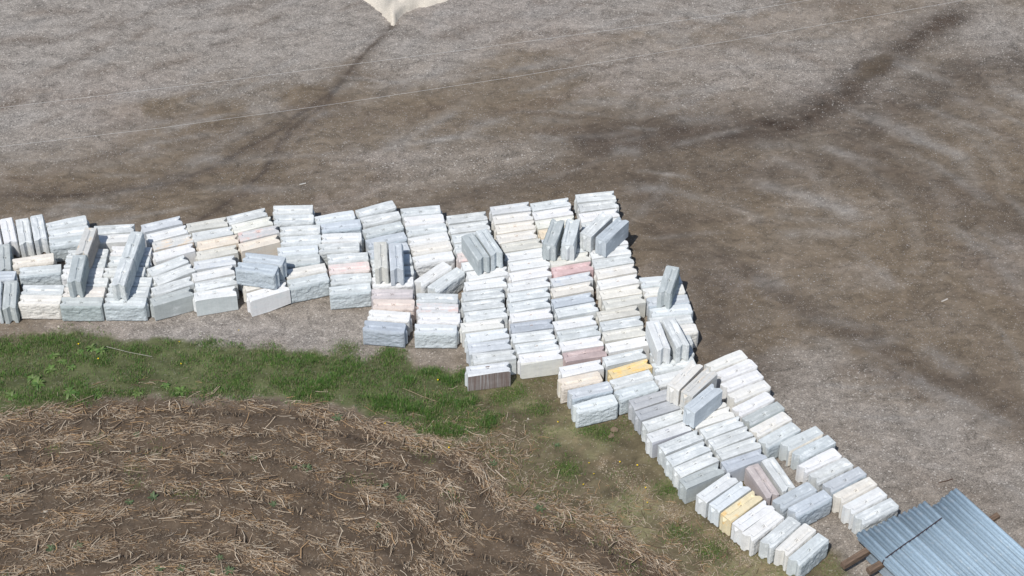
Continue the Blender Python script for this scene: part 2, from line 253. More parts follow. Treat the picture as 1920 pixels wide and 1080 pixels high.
# ------------------------------------------------------------------ ground: one sheet to the horizon
def build_ground():
    fx = np.arange(-20.5, 20.51, 0.085); fy = np.arange(-14.0, 18.51, 0.085)
    gx = np.concatenate(([-900, -300, -110, -50, -30, -24], fx, [24, 30, 50, 110, 300, 900]))
    gy = np.concatenate(([-900, -300, -110, -50, -30, -18], fy, [22, 30, 50, 110, 300, 1500]))
    X, Y = np.meshgrid(gx, gy); sh = X.shape
    x = X.ravel(); y = Y.ravel()
    # wander the coordinates so that nothing has a ruled edge
    wx = x + (fbm(x * 1.3, y * 1.3, 3) - .5) * 0.9; wy = y + (fbm(x * 1.3, y * 1.3, 11) - .5) * 0.9
    sx = x + (fbm(x * 3, y * 3, 5) - .5) * 0.35; sy = y + (fbm(x * 3, y * 3, 6) - .5) * 0.35
    # long soft streaks as wheels leave them
    ca, sa = math.cos(0.12), math.sin(0.12)
    u = (wx * ca + wy * sa); v = (-wx * sa + wy * ca)
    big = fbm(u * 0.2, v * 0.34, 21, 5); mid = fbm(u * 0.55, v * 0.95, 31, 5); fine = fbm(x * 3.0, y * 3.6, 41, 4)
    low = fbm(wx * 0.12, wy * 0.2, 51, 3)
    GREY = np.array((0.222, 0.190, 0.158)); BROWN = np.array((0.148, 0.116, 0.083)); DARK = np.array((0.072, 0.055, 0.042))
    LIGHT = np.array((0.278, 0.260, 0.240)); PINK = np.array((0.235, 0.194, 0.165))
    dirt = np.zeros(x.shape)
    for i, (bx, by) in enumerate(BROWN_BLOBS):
        rx, ry = 3.2 + (i % 3) * 0.9, 1.7 + (i % 4) * 0.35
        dirt = np.maximum(dirt, np.exp(-(((wx - bx) / rx) ** 2 + ((wy - by) / ry) ** 2)))
    light = np.zeros(x.shape)
    for i, (bx, by) in enumerate(LIGHT_BLOBS):
        rx, ry = 2.9 + (i % 3) * 0.8, 1.2 + (i % 4) * 0.4
        light = np.maximum(light, np.exp(-(((wx - bx) / rx) ** 2 + ((wy - by) / ry) ** 2)))
    light = np.maximum(light, .95 * sstep(-1.0, .7, sdist(wx, wy, PALE_TOP) + (mid - .5) * 3))
    light = np.maximum(light, .6 * sstep(-.9, .8, sdist(wx, wy, PALE_RIGHT) + (mid - .5) * 2.5))
    wq = fbm(x * .9, y * 1.3, 131) * 2.2
    swirl = fbm(u * .5 + wq * 1.5, v * 1.0 + wq * 1.2, 141, 6)
    t = np.clip(0.58 + (swirl - .5) * 1.5 + 0.75 * dirt - 0.8 * light + (big - .5) * 1.5 + (mid - .5) * 1.05 + (fine - .5) * 0.45, 0, 1)
    col = GREY[None] * (1 - t[:, None]) + BROWN[None] * t[:, None]
    pk = sstep(.5, .75, low)[:, None] * .6 * (1 - t[:, None]); col = col * (1 - pk) + PINK[None] * pk
    lw = (np.clip(light * 0.75 + (mid - .5) * 0.8, 0, 1) * (1 - dirt * .5))[:, None]
    col = col * (1 - lw * .7) + LIGHT[None] * lw * .7
    wet = np.zeros(x.shape)
    for pts, w0, w1, am in ((STREAK_A, .24, .50, .5), (STREAK_B, .2, .40, .45), (STREAK_C, .7, 1.3, .95), (STREAK_D, .35, .8, .62),
                            (STREAK_E, 1.4, 1.8, .62), (STREAK_F, .7, .9, .5), (STREAK_G, .9, 1.3, .5), (STREAK_H, 1.1, 1.0, .55)):
        q_ = .15 if pts in (STREAK_A, STREAK_B, STREAK_D) else .5
        d, p = poly_dist(sx * (1 - q_) + wx * q_, sy * (1 - q_) + wy * q_, pts)
        w = w0 + (w1 - w0) * p
        k = np.exp(-(d / w) ** 2) * am * sstep(0.0, 0.05, p + .03) * (0.55 + 0.9 * fbm(x * 1.1, y * 2.3, 61))
        wet = np.maximum(wet, k)
    # thin darker thread down the middle of the run-off
    for q_, pts in enumerate((STREAK_A, STREAK_B)):
        hx = x + (fbm(x * 1.6, y * 1.6, 151 + q_) - .5) * .3; hy = y + (fbm(x * 1.6, y * 1.6, 161 + q_) - .5) * .3
        d, p = poly_dist(hx, hy, pts); wet = np.maximum(wet, 1.0 * np.exp(-(d / .13) ** 2) * np.clip(fine + .45, 0, 1))
        d2 = np.abs(d - .42 - .25 * p); wet = np.maximum(wet, .6 * np.exp(-(d2 / .1) ** 2) * np.clip(mid * 1.6 - .3, 0, 1) * sstep(.1, .3, p))
    d, p = poly_dist(sx, sy, STREAK_D); wet = np.maximum(wet, .6 * np.exp(-(d / .12) ** 2) * (mid + .2))
    col = col * (1 - wet[:, None]) + DARK[None] * wet[:, None]
    for k, pts in enumerate((ARC_1, ARC_2, ARC_3, ARC_4, ARC_5, ARC_6, ARC_7, ARC_8)):
        d, p = poly_dist(sx * .7 + x * .3, sy * .7 + y * .3, pts)
        env = sstep(0, .2, p) * sstep(1, .8, p) * (0.35 + fbm(x * 2, y * 2, 71 + k)) * .19
        a = np.exp(-(d / .26) ** 2) * env
        b2 = np.exp(-((d - .42) / .18) ** 2) * env * .55
        col = col * (1 - a[:, None]) + (LIGHT * .92)[None] * a[:, None]
        col = col * (1 - b2[:, None]) + (DARK * 1.25)[None] * b2[:, None]
    # tyre smears: short curved ribbons following the way the lorries turn
    rs = random.Random(77)
    for k in range(420):
        qx = rs.uniform(-19, 19); qy = rs.uniform(-9, 17)
        if qx < 6 and qy < 1.5 - .0 * qx: qy = rs.uniform(2.5, 17)
        ang = math.radians(np.interp(qx, [-18, -5, 2, 7, 12, 18], [14, 24, 8, -6, -38, -48])) + rs.gauss(0, .22)
        cur = rs.gauss(-.03 if qx > 4 else .02, .05); Ls = rs.uniform(1.2, 5.0); pts = []
        for s_ in range(9):
            pts.append((qx, qy)); qx += math.cos(ang) * Ls / 8; qy += math.sin(ang) * Ls / 8; ang += cur * Ls / 8 * 2
        bx0 = min(p_[0] for p_ in pts) - 1; bx1 = max(p_[0] for p_ in pts) + 1; by0 = min(p_[1] for p_ in pts) - 1; by1 = max(p_[1] for p_ in pts) + 1
        m_ = np.nonzero((x > bx0) & (x < bx1) & (y > by0) & (y < by1))[0]
        if len(m_) == 0: continue
        d, p = poly_dist(sx[m_] * .55 + x[m_] * .45, sy[m_] * .55 + y[m_] * .45, pts)
        w = rs.uniform(.09, .30)
        a = np.exp(-(d / w) ** 2) * sstep(0, .3, p) * sstep(1, .7, p) * (.3 + fine[m_] * 1.2) * rs.uniform(.15, .5)
        tgt = LIGHT * .88 if rs.random() < .48 else DARK * 1.55
        col[m_] = col[m_] * (1 - a[:, None]) + tgt[None] * a[:, None]
    px_, py_ = PUDDLE[0]
    dd = ((sx - px_) * .62 + (sy - py_) * .78) ** 2 / 1.15 ** 2 + (-(sx - px_) * .78 + (sy - py_) * .62) ** 2 / .38 ** 2
    pud = sstep(1.5, .3, dd) * .85
    col = col * (1 - pud[:, None]) + np.array((.085, .064, .044))[None] * pud[:, None]
    grain = np.clip(.72 + .6 * light - .3 * t - .35 * wet - pud, .25, 1.1)
    # verge, weedy bank, field
    dg = sdist(sx, sy, GRASS_EDGE)
    df = field_dist(sx, sy) + (fbm(x * 1.1, y * 1.1, 171) - .5) * 1.1
    soil = np.array((0.066, 0.047, 0.032)); soil2 = np.array((0.108, 0.081, 0.057)); turf = np.array((0.088, 0.098, 0.044)); bank = np.array((0.150, 0.124, 0.074))
    bm_ = bank_mask(sx, sy)
    bcol = bank[None] * (1 - .5 * fine[:, None]) + turf[None] * .6 * sstep(.45, .7, fbm(x * .9, y * .9, 81))[:, None]
    col = col * (1 - bm_[:, None]) + bcol * bm_[:, None]
    gm = sstep(-.25, .12, dg + (fine - .5) * .5)
    col = col * (1 - gm[:, None]) + (turf[None] * (.75 + .5 * mid[:, None])) * gm[:, None]
    fm = sstep(-.3, .35, df)
    fs = fbm(x * 1.6, y * 1.6, 91)[:, None]
    col = col * (1 - fm[:, None]) + (soil[None] * (1 - fs) + soil2[None] * fs) * fm[:, None]
    dt, _ = poly_dist(sx, sy, TAN_STRIP)
    tm = np.exp(-(dt / .26) ** 2) * sstep(.35, .65, fine) * (1 - fm) * .6
    col = col * (1 - tm[:, None]) + np.array((.26, .195, .12))[None] * tm[:, None]
    for (bx, by) in GREEN_SPOTS:
        k = np.exp(-((sx - bx) ** 2 + (sy - by) ** 2) / .3 ** 2) * .7
        col = col * (1 - k[:, None]) + (turf * .8)[None] * k[:, None]
    grain = grain * (1 - gm) * (1 - fm) * (1 - .5 * bm_) + .25 * np.maximum(gm, fm)
    # relief
    z = ground_z(x, y)
    far = np.maximum(np.abs(x) - 20.5, 0) + np.maximum(np.abs(y) - 18, 0) > 0
    z[far] = 0
    nx = sh[1]; ny = sh[0]
    idx = np.arange(nx * ny).reshape(ny, nx)
    faces = np.stack([idx[:-1, :-1].ravel(), idx[:-1, 1:].ravel(), idx[1:, 1:].ravel(), idx[1:, :-1].ravel()], 1)
    me = mesh_np('ground', np.stack([x, y, z], 1), faces, col, True)
    at = me.attributes.new('grain', 'FLOAT', 'POINT'); at.data.foreach_set('value', grain.astype(np.float32))
    at = me.attributes.new('wet', 'FLOAT', 'POINT'); at.data.foreach_set('value', np.clip(wet * .6 + pud, 0, 1).astype(np.float32))
    return me

FIELD_POLY = FIELD_EDGE + [(40, -40), (40, -60), (-60, -60), (-60, -5.2)]
BANK_POLY = [(-1.2, -3.3), (-.3, -3.25), (1.2, -3.6), (1.7, -4.1), (3.3, -4.2), (4.3, -5.3), (6.0, -7.2), (8.4, -10.6), (9.4, -14), (4, -14), (-.5, -9), (-3.0, -6.5), (-2.6, -4.6), (-1.3, -3.9)]

def field_dist(x, y): return sdist(x, y, FIELD_POLY)

def bank_mask(x, y): return sstep(-.35, .15, sdist(x, y, BANK_POLY))

def ground_z(x, y):
    """gentle undulation; ploughed ridges in the field; verge slightly humped"""
    x = np.asarray(x, float); y = np.asarray(y, float)
    z = (fbm(x * .9, y * .9, 101, 3) - .5) * .02 - .012
    df = field_dist(x, y)
    fm = sstep(-.1, .5, df)
    z = z + fm * (.035 * np.sin(df * 2 * math.pi / .76) + (fbm(x * 4, y * 4, 111) - .5) * .09 - .03)
    dg = sdist(x, y, GRASS_EDGE)
    z = z + sstep(-.2, .8, dg) * (.03 + (fbm(x * 2, y * 2, 121) - .5) * .08)
    return z

def ground_material():
    m, nt, ns, ls, b = new_mat('yard_gravel_and_dirt')
    tc = ns.new('ShaderNodeTexCoord'); P = tc.outputs['Object']
    at = N(ns, 'ShaderNodeAttribute', attribute_name='tint')
    ga = N(ns, 'ShaderNodeAttribute', attribute_name='grain')
    wa = N(ns, 'ShaderNodeAttribute', attribute_name='wet')
    def vor(scale):
        v = N(ns, 'ShaderNodeTexVoronoi', Scale=scale); ls.new(P, v.inputs['Vector'])
        s = ns.new('ShaderNodeSeparateColor'); ls.new(v.outputs['Color'], s.inputs[0]); return s.outputs[0], v
    r1, _ = vor(27.0); r2, _ = vor(55.0); r3, v3 = vor(9.0)
    nz = N(ns, 'ShaderNodeTexNoise', Scale=7.0, Detail=6.0, Roughness=.7); ls.new(P, nz.inputs['Vector'])
    mp = ns.new('ShaderNodeMapping'); mp.inputs['Scale'].default_value = (1.5, 2.3, 1); mp.inputs['Rotation'].default_value = (0, 0, -.12); ls.new(P, mp.inputs[0])
    st = N(ns, 'ShaderNodeTexNoise', Scale=1.0, Detail=7.0, Roughness=.66, Distortion=1.1); ls.new(mp.outputs[0], st.inputs['Vector'])
    # stone-to-stone variation, stronger where the gravel is clean
    g1 = math_n(ns, ls, 'MULTIPLY_ADD', r1, .36, -.18); g2 = math_n(ns, ls, 'MULTIPLY_ADD', r2, .62, -.31)
    g = math_n(ns, ls, 'ADD', g1, g2); g = math_n(ns, ls, 'MULTIPLY', g, ga.outputs['Fac'])
    n1 = math_n(ns, ls, 'MULTIPLY_ADD', nz.outputs['Fac'], .55, -.275); n2 = math_n(ns, ls, 'MULTIPLY_ADD', st.outputs['Fac'], 1.7, -.85)
    s = math_n(ns, ls, 'ADD', g, n1); s = math_n(ns, ls, 'ADD', s, n2); s = math_n(ns, ls, 'ADD', s, 1.0)
    s = math_n(ns, ls, 'MAXIMUM', s, .25)
    vm = ns.new('ShaderNodeVectorMath'); vm.operation = 'SCALE'; ls.new(at.outputs['Color'], vm.inputs[0]); ls.new(s, vm.inputs['Scale'])
    # a sprinkling of pale stones
    sp = ramp(ns, ls, r1, [(.955, 0.0), (.975, 1.0)]); spf = math_n(ns, ls, 'MULTIPLY', sp, ga.outputs['Fac'])
    spf = math_n(ns, ls, 'MULTIPLY', spf, .6)
    c = mix_c(ns, ls, spf, vm.outputs[0], (.47, .44, .40))
    ls.new(c, b.inputs['Base Color'])
    ro = math_n(ns, ls, 'MULTIPLY_ADD', wa.outputs['Fac'], -.3, .95); ls.new(ro, b.inputs['Roughness'])
    bp = N(ns, 'ShaderNodeBump', Strength=.55, Distance=.03)
    h = math_n(ns, ls, 'ADD', nz.outputs['Fac'], math_n(ns, ls, 'MULTIPLY', r2, .4)); ls.new(h, bp.inputs['Height'])
    ls.new(bp.outputs[0], b.inputs['Normal'])
    return m

ground = link('ground', build_ground(), ground_material())
tag(ground, kind='structure')

# ------------------------------------------------------------------ sand pile at the far edge of the yard
def build_sand():
    xs = np.array([p[0] for p in SAND]); ys = np.array([p[1] for p in SAND])
    gx = np.arange(xs.min() - .2, xs.max() + .2, .07); gy = np.arange(ys.min() - .2, ys.max() + .2, .07)
    X, Y = np.meshgrid(gx, gy); x = X.ravel(); y = Y.ravel()
    d = sdist(x + (fbm(x * 3, y * 3, 7) - .5) * .18, y + (fbm(x * 3, y * 3, 8) - .5) * .18, SAND)
    dr, pr = poly_dist(x, y, SAND_RIDGE)
    z = np.where(d > 0, np.minimum(d, 2.2) * .5 + .02, d * .6 - .05) + np.exp(-(dr / .35) ** 2) * .22 * sstep(-.05, .1, d)
    z = z + (fbm(x * 2.2, y * 2.2, 9) - .5) * .07 + ((fbm(x * 7, y * 7, 10) - .5) * .05) * sstep(0, .3, d)
    keep = d > -.12
    k = sstep(.42, .62, fbm(x * .9 + 3, y * .9, 14)) * sstep(.1, .5, d)
    dmp = np.exp(-((x - SAND[2][0] - .5) ** 2 + (y - SAND[2][1] - .35) ** 2) / .5 ** 2)
    k = np.clip(np.maximum(k * .5, dmp), 0, 1) * (1 - np.exp(-(dr / .3) ** 2))
    col = np.array((.60, .545, .465))[None] * (1 - k[:, None]) + np.array((.34, .32, .285))[None] * k[:, None]
    ny, nx = X.shape; idx = np.arange(nx * ny).reshape(ny, nx)
    f = np.stack([idx[:-1, :-1].ravel(), idx[:-1, 1:].ravel(), idx[1:, 1:].ravel(), idx[1:, :-1].ravel()], 1)
    f = f[keep[f].all(1)]
    used = np.unique(f); remap = np.full(nx * ny, -1); remap[used] = np.arange(len(used))
    return mesh_np('sand_pile', np.stack([x, y, z], 1)[used], remap[f], col[used], True)
sand = link('sand_pile', build_sand(), tint_mat('dry_sand', .95, .25, 22))
tag(sand, 'pale beige sand pile whose tip reaches into the gravel yard', 'sand pile')

# ------------------------------------------------------------------ concrete blocks
BL, BD, BH = 1.22, 0.43, 0.61
FACE = 0.05           # depth of the split-stone front

def box_bm(bm, x0, x1, y0, y1, z0, z1):
    vs = [bm.verts.new(p) for p in ((x0, y0, z0), (x1, y0, z0), (x1, y1, z0), (x0, y1, z0), (x0, y0, z1), (x1, y0, z1), (x1, y1, z1), (x0, y1, z1))]
    for f in ((3, 2, 1, 0), (4, 5, 6, 7), (0, 1, 5, 4), (1, 2, 6, 5), (2, 3, 7, 6), (3, 0, 4, 7)): bm.faces.new([vs[i] for i in f])
    return vs

def prism_bm(bm, poly, z0, z1):
    a = [bm.verts.new((x, y, z0)) for x, y in poly]; b = [bm.verts.new((x, y, z1)) for x, y in poly]
    n = len(poly); bm.faces.new(a[::-1]); bm.faces.new(b)
    for i in range(n): bm.faces.new((a[i], a[(i + 1) % n], b[(i + 1) % n], b[i]))
    return a, b

def bm_obj(bm):
    bmesh.ops.recalc_face_normals(bm, faces=bm.faces)
    me = bpy.data.meshes.new('tmp'); bm.to_mesh(me); bm.free()
    o = bpy.data.objects.new('tmp', me); C.objects.link(o); return o

def block_body_mesh(seed):
    r = random.Random(seed)
    bm = bmesh.new(); box_bm(bm, -BL / 2, BL / 2, -BD / 2 + FACE, BD / 2, 0, BH)
    for k in range(r.randrange(2, 5)):     # knocked-off corners and edge chips
        sx_, sy_, sz_ = r.choice((-1, 1)), 1, r.choice((1, 1, 1, 0))
        cn = Vector((sx_ * BL / 2, BD / 2, BH * sz_)); nrm = Vector((sx_ * r.uniform(.3, 1), r.uniform(.3, 1), (1 if sz_ else -1) * r.uniform(.3, 1))).normalized()
        if k == 0: nrm.x *= .06; nrm.normalize(); cn.x = 0; dep = r.uniform(.004, .012)
        else: dep = r.uniform(.012, .04)
        res = bmesh.ops.bisect_plane(bm, geom=bm.verts[:] + bm.edges[:] + bm.faces[:], plane_co=cn - nrm * dep, plane_no=nrm, clear_outer=True)
        ed = [e for e in res['geom_cut'] if isinstance(e, bmesh.types.BMEdge)]
        if ed: bmesh.ops.contextual_create(bm, geom=ed)
    body = bm_obj(bm)
    cut = []
    bm = bmesh.new(); prism_bm(bm, [(-BL / 2 - .02, -.115), (-BL / 2 + .0, -.098), (-BL / 2 + .085, -.012), (-BL / 2 + .085, .012), (-BL / 2, .098), (-BL / 2 - .02, .115)], -.05, BH + .05); cut.append(bm_obj(bm))
    # keyway along the bottom
    bm = bmesh.new(); vs = box_bm(bm, -BL / 2 - .1, BL / 2 + .1, -.075, .075, -.02, .045)
    for v in vs:
        if v.co.z > 0: v.co.y *= .7
    cut.append(bm_obj(bm))
    # shallow recess along the top with ramped sides and ends, deeper lifting pocket in the middle
    bm = bmesh.new(); vs = box_bm(bm, -BL / 2 + .10, BL / 2 - .07, -.115, .055, BH - .03, BH + .02)
    for v in vs:
        if v.co.z < BH: v.co.x *= .88; v.co.y = -.03 + (v.co.y + .03) * .3
    cut.append(bm_obj(bm))
    bm = bmesh.new(); vs = box_bm(bm, -.075, .075, -.095, .05, BH - .042, BH + .03)
    for v in vs:
        if v.co.z < BH: v.co.x *= .7; v.co.y = -.022 + (v.co.y + .022) * .7
    cut.append(bm_obj(bm))
    for c in cut:
        md = body.modifiers.new('b', 'BOOLEAN'); md.operation = 'DIFFERENCE'; md.object = c; md.solver = 'EXACT'
    bv = body.modifiers.new('bev', 'BEVEL'); bv.width = .009; bv.segments = 1; bv.limit_method = 'ANGLE'; bv.angle_limit = math.radians(50)
    dg = bpy.context.evaluated_depsgraph_get(); dg.update()
    me = bpy.data.meshes.new_from_object(body.evaluated_get(dg))
    for o in cut + [body]: bpy.data.objects.remove(o)
    # vertical tongue on the other end, its top cut to a sloping triangle
    bm = bmesh.new(); bm.from_mesh(me)
    x0 = BL / 2 - .012; x1 = BL / 2 + .056
    a, b = prism_bm(bm, [(x0, -.085), (x1, -.02), (x1, .02), (x0, .085)], .05, BH - .055)
    b[1].co.z -= .085; b[2].co.z -= .085; b[0].co.z += .01; b[3].co.z += .01
    bmesh.ops.recalc_face_normals(bm, faces=bm.faces)
    for v in bm.verts:   # slightly worn, never perfectly true
        v.co += Vector((r.uniform(-1, 1), r.uniform(-1, 1), r.uniform(-1, .2))) * .0035
    out = bpy.data.meshes.new('block_body'); bm.to_mesh(out); bm.free()
    return out

def split_face_mesh(seed):
    nx, nz = 52, 26
    off = Vector((seed * 13.7, seed * 5.1, seed * 3.3))
    V = np.zeros((nz + 1, nx + 1, 3))
    for j in range(nz + 1):
        for i in range(nx + 1):
            u = i / nx; w = j / nz
            x = (u - .5) * (BL - .004); z = .002 + w * (BH - .006)
            e = min(u * BL, (1 - u) * BL); t = (1 - w) * BH; bt = w * BH
            m = min(1, e / .045) * min(1, t / .062) * min(1, bt / .035)
            m = m ** .75
            p = Vector((x * 2.2, z * 3.4, 0)) + off
            n = mnoise.fractal(p, .9, 2.1, 4) * .55 + mnoise.fractal(p * 3.1, .8, 2.0, 4) * .32
            n += (mnoise.cell(Vector((x * 7 + mnoise.noise(p * 3) * .8, z * 11 + mnoise.noise(p * 2.5) * .8, seed))) - .5) * .32 + mnoise.fractal(p * 9, .7, 2.0, 3) * .16
            rid = abs(mnoise.noise(Vector((x * 1.9, z * 6.0, 2)) + off))
            n -= max(0, .12 - rid) * 2.2
            d = .030 + .026 * max(-1.1, min(.85, n))
            V[j, i] = (x + (mnoise.noise(p * 4) * .006 if 0 < i < nx else 0), -BD / 2 + FACE + .004 - m * (d + .012), z)
    idx = np.arange((nx + 1) * (nz + 1)).reshape(nz + 1, nx + 1)
    f = np.stack([idx[:-1, :-1].ravel(), idx[:-1, 1:].ravel(), idx[1:, 1:].ravel(), idx[1:, :-1].ravel()], 1)
    return mesh_np('split_face', V.reshape(-1, 3), f)

def loop_mesh():
    pts = []
    for k in range(9):
        a = math.pi * k / 8
        pts.append(Vector((math.cos(a) * .032, -.022 + .02 * math.sin(a) * (1 if k < 5 else .6), BH - .06 + math.sin(a) * .06)))
    V = []; Fc = []
    for k, p in enumerate(pts):
        t = (pts[min(k + 1, 8)] - pts[max(k - 1, 0)]).normalized(); s = Vector((0, 1, 0)).cross(t).normalized(); q = t.cross(s)
        for j in range(5):
            a = 2 * math.pi * j / 5; V.append(p + (s * math.cos(a) + q * math.sin(a)) * .004)
    for k in range(8):
        for j in range(5): Fc.append((k * 5 + j, k * 5 + (j + 1) % 5, (k + 1) * 5 + (j + 1) % 5, (k + 1) * 5 + j))
    return mesh_np('lifting_loop', [tuple(v) for v in V], Fc, None, True)

def concrete_material():
    m, nt, ns, ls, b = new_mat('cast_concrete')
    oi = ns.new('ShaderNodeObjectInfo'); tc = ns.new('ShaderNodeTexCoord')
    sh = ns.new('ShaderNodeVectorMath'); sh.operation = 'MULTIPLY_ADD'
    cr = ns.new('ShaderNodeCombineXYZ')
    sd = N(ns, 'ShaderNodeAttribute', attribute_type='OBJECT', attribute_name='pour')
    for i in range(3): ls.new(sd.outputs['Fac'], cr.inputs[i])
    sh.inputs[1].default_value = (1, 1, 1); ls.new(tc.outputs['Object'], sh.inputs[0])
    sc = ns.new('ShaderNodeVectorMath'); sc.operation = 'SCALE'; sc.inputs['Scale'].default_value = 1.0; ls.new(cr.outputs[0], sc.inputs[0]); ls.new(sc.outputs[0], sh.inputs[2])
    P = sh.outputs[0]
    n1 = N(ns, 'ShaderNodeTexNoise', Scale=2.6, Detail=5.0, Roughness=.62); ls.new(P, n1.inputs['Vector'])
    n2 = N(ns, 'ShaderNodeTexNoise', Scale=16.0, Detail=5.0, Roughness=.7); ls.new(P, n2.inputs['Vector'])
    mp = ns.new('ShaderNodeMapping'); mp.inputs['Scale'].default_value = (1.3, 9, 5); ls.new(P, mp.inputs[0])
    n3 = N(ns, 'ShaderNodeTexNoise', Scale=1.6, Detail=5.0, Roughness=.6, Distortion=.4); ls.new(mp.outputs[0], n3.inputs['Vector'])
    mq = ns.new('ShaderNodeMapping'); mq.inputs['Scale'].default_value = (14, 4, .5); ls.new(P, mq.inputs[0])
    n4 = N(ns, 'ShaderNodeTexNoise', Scale=1.4, Detail=4.0); ls.new(mq.outputs[0], n4.inputs['Vector'])
    vv = N(ns, 'ShaderNodeTexVoronoi', Scale=34.0); ls.new(P, vv.inputs['Vector'])
    # second colour: patches of stain, or the whole moulded back
    sa = N(ns, 'ShaderNodeAttribute', attribute_type='OBJECT', attribute_name='stain')
    am = N(ns, 'ShaderNodeAttribute', attribute_type='OBJECT', attribute_name='stain_amount')
    bk = N(ns, 'ShaderNodeAttribute', attribute_type='OBJECT', attribute_name='stain_back')
    th = math_n(ns, ls, 'SUBTRACT', 1.0, am.outputs['Fac'])
    pf = math_n(ns, ls, 'SUBTRACT', math_n(ns, ls, 'MULTIPLY_ADD', math_n(ns, ls, 'ADD', n1.outputs['Fac'], n3.outputs['Fac']), 1.6, -1.1), th)
    pf = math_n(ns, ls, 'MULTIPLY', pf, 3.5); pf = math_n(ns, ls, 'MINIMUM', math_n(ns, ls, 'MAXIMUM', pf, 0.0), .9)
    sn = ns.new('ShaderNodeSeparateXYZ'); ls.new(tc.outputs['Normal'], sn.inputs[0])
    bf = math_n(ns, ls, 'MULTIPLY', math_n(ns, ls, 'GREATER_THAN', sn.outputs[1], .9), bk.outputs['Fac'])
    bf = math_n(ns, ls, 'MULTIPLY', bf, ramp(ns, ls, n4.outputs['Fac'], [(.34, .62), (.54, 1.0)]))
    fac = math_n(ns, ls, 'MAXIMUM', pf, bf)
    base = mix_c(ns, ls, fac, oi.outputs['Color'], sa.outputs['Color'])
    # laitance, pale bloom, streaks, pits
    v = ramp(ns, ls, n1.outputs['Fac'], [(.28, .88), (.5, 1.0), (.72, 1.07)])
    c = mix_c(ns, ls, 1.0, base, v, 'MULTIPLY')
    v = ramp(ns, ls, n3.outputs['Fac'], [(.3, .91), (.55, 1.0), (.75, 1.05)])
    c = mix_c(ns, ls, 1.0, c, v, 'MULTIPLY')
    v = ramp(ns, ls, n2.outputs['Fac'], [(.3, .92), (.55, 1.0)])
    c = mix_c(ns, ls, 1.0, c, v, 'MULTIPLY')
    v = ramp(ns, ls, n4.outputs['Fac'], [(.3, .93), (.6, 1.0)])
    c = mix_c(ns, ls, 1.0, c, v, 'MULTIPLY')
    pit = ramp(ns, ls, vv.outputs['Distance'], [(.06, .72), (.16, 1.0)])
    c = mix_c(ns, ls, .5, c, mix_c(ns, ls, 1.0, c, pit, 'MULTIPLY'))
    ls.new(c, b.inputs['Base Color'])
    b.inputs['Roughness'].default_value = .93
    b.inputs['Specular IOR Level'].default_value = .15
    bp = N(ns, 'ShaderNodeBump', Strength=.35, Distance=.012)
    ls.new(math_n(ns, ls, 'ADD', n2.outputs['Fac'], math_n(ns, ls, 'MULTIPLY', n3.outputs['Fac'], .6)), bp.inputs['Height'])
    ls.new(bp.outputs[0], b.inputs['Normal'])
    return m

concrete = concrete_material()
split_stone = concrete.copy(); split_stone.name = 'split_concrete'
for nd in split_stone.node_tree.nodes:
    if nd.bl_idname == 'ShaderNodeBump': nd.inputs['Strength'].default_value = .9; nd.inputs['Distance'].default_value = .03
steel_dark, _nt, _ns, _ls, _b = new_mat('rusted_lifting_wire')
_b.inputs['Base Color'].default_value = (.10, .09, .085, 1); _b.inputs['Roughness'].default_value = .7
rust_wire, _nt, _ns, _ls, _b = new_mat('orange_rusted_wire')
_b.inputs['Base Color'].default_value = (.42, .17, .04, 1); _b.inputs['Roughness'].default_value = .8

BODIES = [block_body_mesh(s) for s in range(10)]
FACES = [split_face_mesh(s) for s in range(8)]
LOOP = loop_mesh()
for me in BODIES: me.materials.append(concrete)
for me in FACES: me.materials.append(split_stone)
LOOP.materials.append(steel_dark)
LOOP_RUST = LOOP.copy(); LOOP_RUST.materials.clear(); LOOP_RUST.materials.append(rust_wire)

